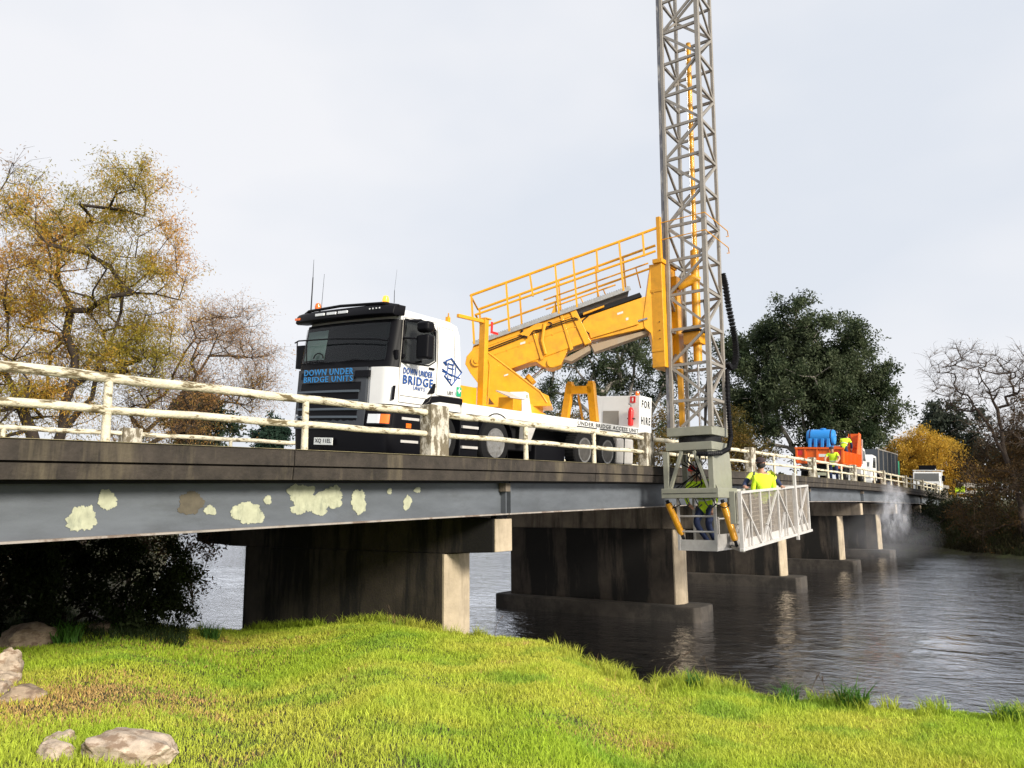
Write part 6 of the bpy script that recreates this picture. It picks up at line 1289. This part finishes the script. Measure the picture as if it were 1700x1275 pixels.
for az_, r_, hh, lb_ in ((24.6, 10.3, .42, 'taller of two seed stalks on the crest before the dark water'), (23.9, 10.4, .36, 'shorter of two seed stalks on the crest before the dark water'), (15.0, 10.1, .50, 'tallest dry seed stalk, left of the biggest crest tuft'), (13.8, 10.0, .42, 'leaning seed stalk nearest the biggest crest tuft'), (21.3, 10.3, .36, 'dry seed stalk just right of the leafy crest tuft'), (36.3, 13.3, .35, 'dry seed stalk right of the first pier foot'), (43.4, 14.4, .36, 'dry seed stalk in front of the first pier wall')):
    x, y = pr(az_, r_); z = float(ground(x, y)); b = MB(); dx = rng.normal()*.12; b.path([(x, y, z-.02), (x+dx*.4, y-dx*.3, z+hh*.6), (x+dx, y-dx, z+hh)], [.005, .004, .003], 5)
    for q in range(3): b.path([(x+dx*.8, y-dx*.8, z+hh*.85), (x+dx+.03*math.cos(q*2), y-dx+.03*math.sin(q*2), z+hh*(.98+.03*q))], [.003, .004], 4)
    b.build('dry_stalk', M['twig'], None, origin=(x, y, z), label=lb_, cat='plant', group='dry stalks on the bank crest')

# ------------------------------------------------------------------ rocks
def rock(px_, py_, sx, sy, sz, label, seed, m='rock', sink=.3, rz=0, group=None):
    rs = np.random.default_rng(seed); bm = bmesh.new(); bmesh.ops.create_icosphere(bm, subdivisions=4, radius=1)
    pl_ = [(unit(1)[0]*0+rs.normal(size=3)) for _ in range(15)]; pl_ = [(p/np.linalg.norm(p), .62+rs.random()*.28) for p in pl_]
    for v in bm.verts:
        c = np.array(v.co)
        for nrm, d in pl_:
            k = c@nrm-d
            if k > 0: c = c-nrm*k*.9
        c = c*(1+.07*math.sin(c[0]*6+seed)*math.sin(c[1]*7+c[2]*3)+.045*math.sin(c[2]*15+c[0]*9)*math.sin(c[1]*13)+.02*math.sin(c[0]*31)*math.sin(c[1]*29+c[2]*17))
        v.co = Vector((c[0]*sx, c[1]*sy, c[2]*sz))
    me = bpy.data.meshes.new('rock'); bm.to_mesh(me); bm.free(); me.materials.append(M[m]); me.polygons.foreach_set('use_smooth', [True]*len(me.polygons))
    try: me.set_sharp_from_angle(angle=R(28))
    except Exception: pass
    o = link(bpy.data.objects.new('rock', me)); o.location = (px_, py_, float(ground(px_, py_))+sz*(1-sink*2)*.5); o.rotation_euler = (rs.normal()*.15, rs.normal()*.15, rz)
    props(o, label, 'rock', group); return o
M['rockp'] = mat('whitish rock', (.47, .38, .30), .95, var=.5, vscale=9, bump=1, bscale=9, dirt=.85, dcol=(.20, .13, .085), dscale=(6, 9, 14), dlo=.49, dhi=.58, detail=10)
rock(3.22, 5.66, .40, .28, .17, 'large flat topped pale rock at the bottom edge left', 1, 'rockp', rz=-.9)
rock(2.92, 6.05, .10, .20, .11, 'long pale rock slanting beside the large flat rock', 2, 'rockp', rz=.3)
rock(3.12, 6.38, .14, .11, .09, 'small pinkish rock above the slanting pale rock', 3, 'rockp', rz=.5)
rock(3.72, 9.0, .18, .19, .12, 'cracked pale rock low in the heap at the left edge', 4, 'rockp')
rock(4.22, 10.0, .17, .16, .27, 'upright white rock on top of the left edge heap', 5, 'rockp')
rock(4.02, 9.5, .15, .15, .16, 'round white rock in the middle of the left edge heap', 6, 'rockp')
rock(3.75, 8.5, .24, .18, .12, 'flat tan rock at the foot of the left edge heap', 8, 'rock')
rock(5.5, 12.5, .45, .36, .28, 'tan boulder at the left edge by the shaded grass', 7, 'rock')
rock(6.95, 13.0, .28, .2, .20, 'brown rock half hidden before the dark bush', 9, 'rock')
rock(62.3, 5.4, .9, .8, .5, 'dark hollow rock on the far bank', 12, 'rock') if False else None

# ------------------------------------------------------------------ drifting spray under the bridge
def mist(name, loc, sc, dens, label, nscale, seed, lo=.45, hi=.75):
    bm = bmesh.new(); bmesh.ops.create_icosphere(bm, subdivisions=3, radius=1); me = bpy.data.meshes.new(name); bm.to_mesh(me); bm.free()
    o = link(bpy.data.objects.new(name, me)); o.location = loc; o.scale = sc
    m = bpy.data.materials.new(name); m.use_nodes = True; nt = m.node_tree; N = nt.nodes; L = nt.links; N.clear(); out = N.new('ShaderNodeOutputMaterial'); v = N.new('ShaderNodeVolumePrincipled'); v.inputs['Color'].default_value = (.9, .92, 1, 1)
    tc = N.new('ShaderNodeTexCoord'); ln = N.new('ShaderNodeVectorMath'); ln.operation = 'LENGTH'; L.new(tc.outputs['Object'], ln.inputs[0])
    fo = N.new('ShaderNodeMapRange'); fo.inputs[1].default_value = .35; fo.inputs[2].default_value = 1.0; fo.inputs[3].default_value = 1; fo.inputs[4].default_value = 0; L.new(ln.outputs['Value'], fo.inputs[0])
    nz = N.new('ShaderNodeTexNoise'); nz.noise_dimensions = '4D'; nz.inputs['W'].default_value = seed; nz.inputs['Scale'].default_value = nscale; nz.inputs['Detail'].default_value = 4; nz.inputs['Distortion'].default_value = .8; L.new(tc.outputs['Object'], nz.inputs['Vector'])
    nr_ = N.new('ShaderNodeMapRange'); nr_.inputs[1].default_value = lo; nr_.inputs[2].default_value = hi; L.new(nz.outputs[0], nr_.inputs[0])
    mu = N.new('ShaderNodeMath'); mu.operation = 'MULTIPLY'; L.new(fo.outputs[0], mu.inputs[0]); L.new(nr_.outputs[0], mu.inputs[1]); m2 = N.new('ShaderNodeMath'); m2.operation = 'MULTIPLY'; m2.inputs[1].default_value = dens; L.new(mu.outputs[0], m2.inputs[0])
    L.new(m2.outputs[0], v.inputs['Density']); L.new(v.outputs[0], out.inputs['Volume']); me.materials.append(m); return props(o, label, 'spray', None, 'stuff')
mist('spray_cloud', (44.5, 7.0, -.4), (1.5, .9, 1.7), 1.5, 'white puff of spray hanging below the bridge edge', 2.6, 3, .46, .66)
mist('spray_haze', (42, 7.0, -1.7), (5.5, 2.6, 1.6), .045, 'thin spray haze drifting over the water by the far piers', 1.2, 5, .3, .7)
S.cycles.volume_step_rate = 2
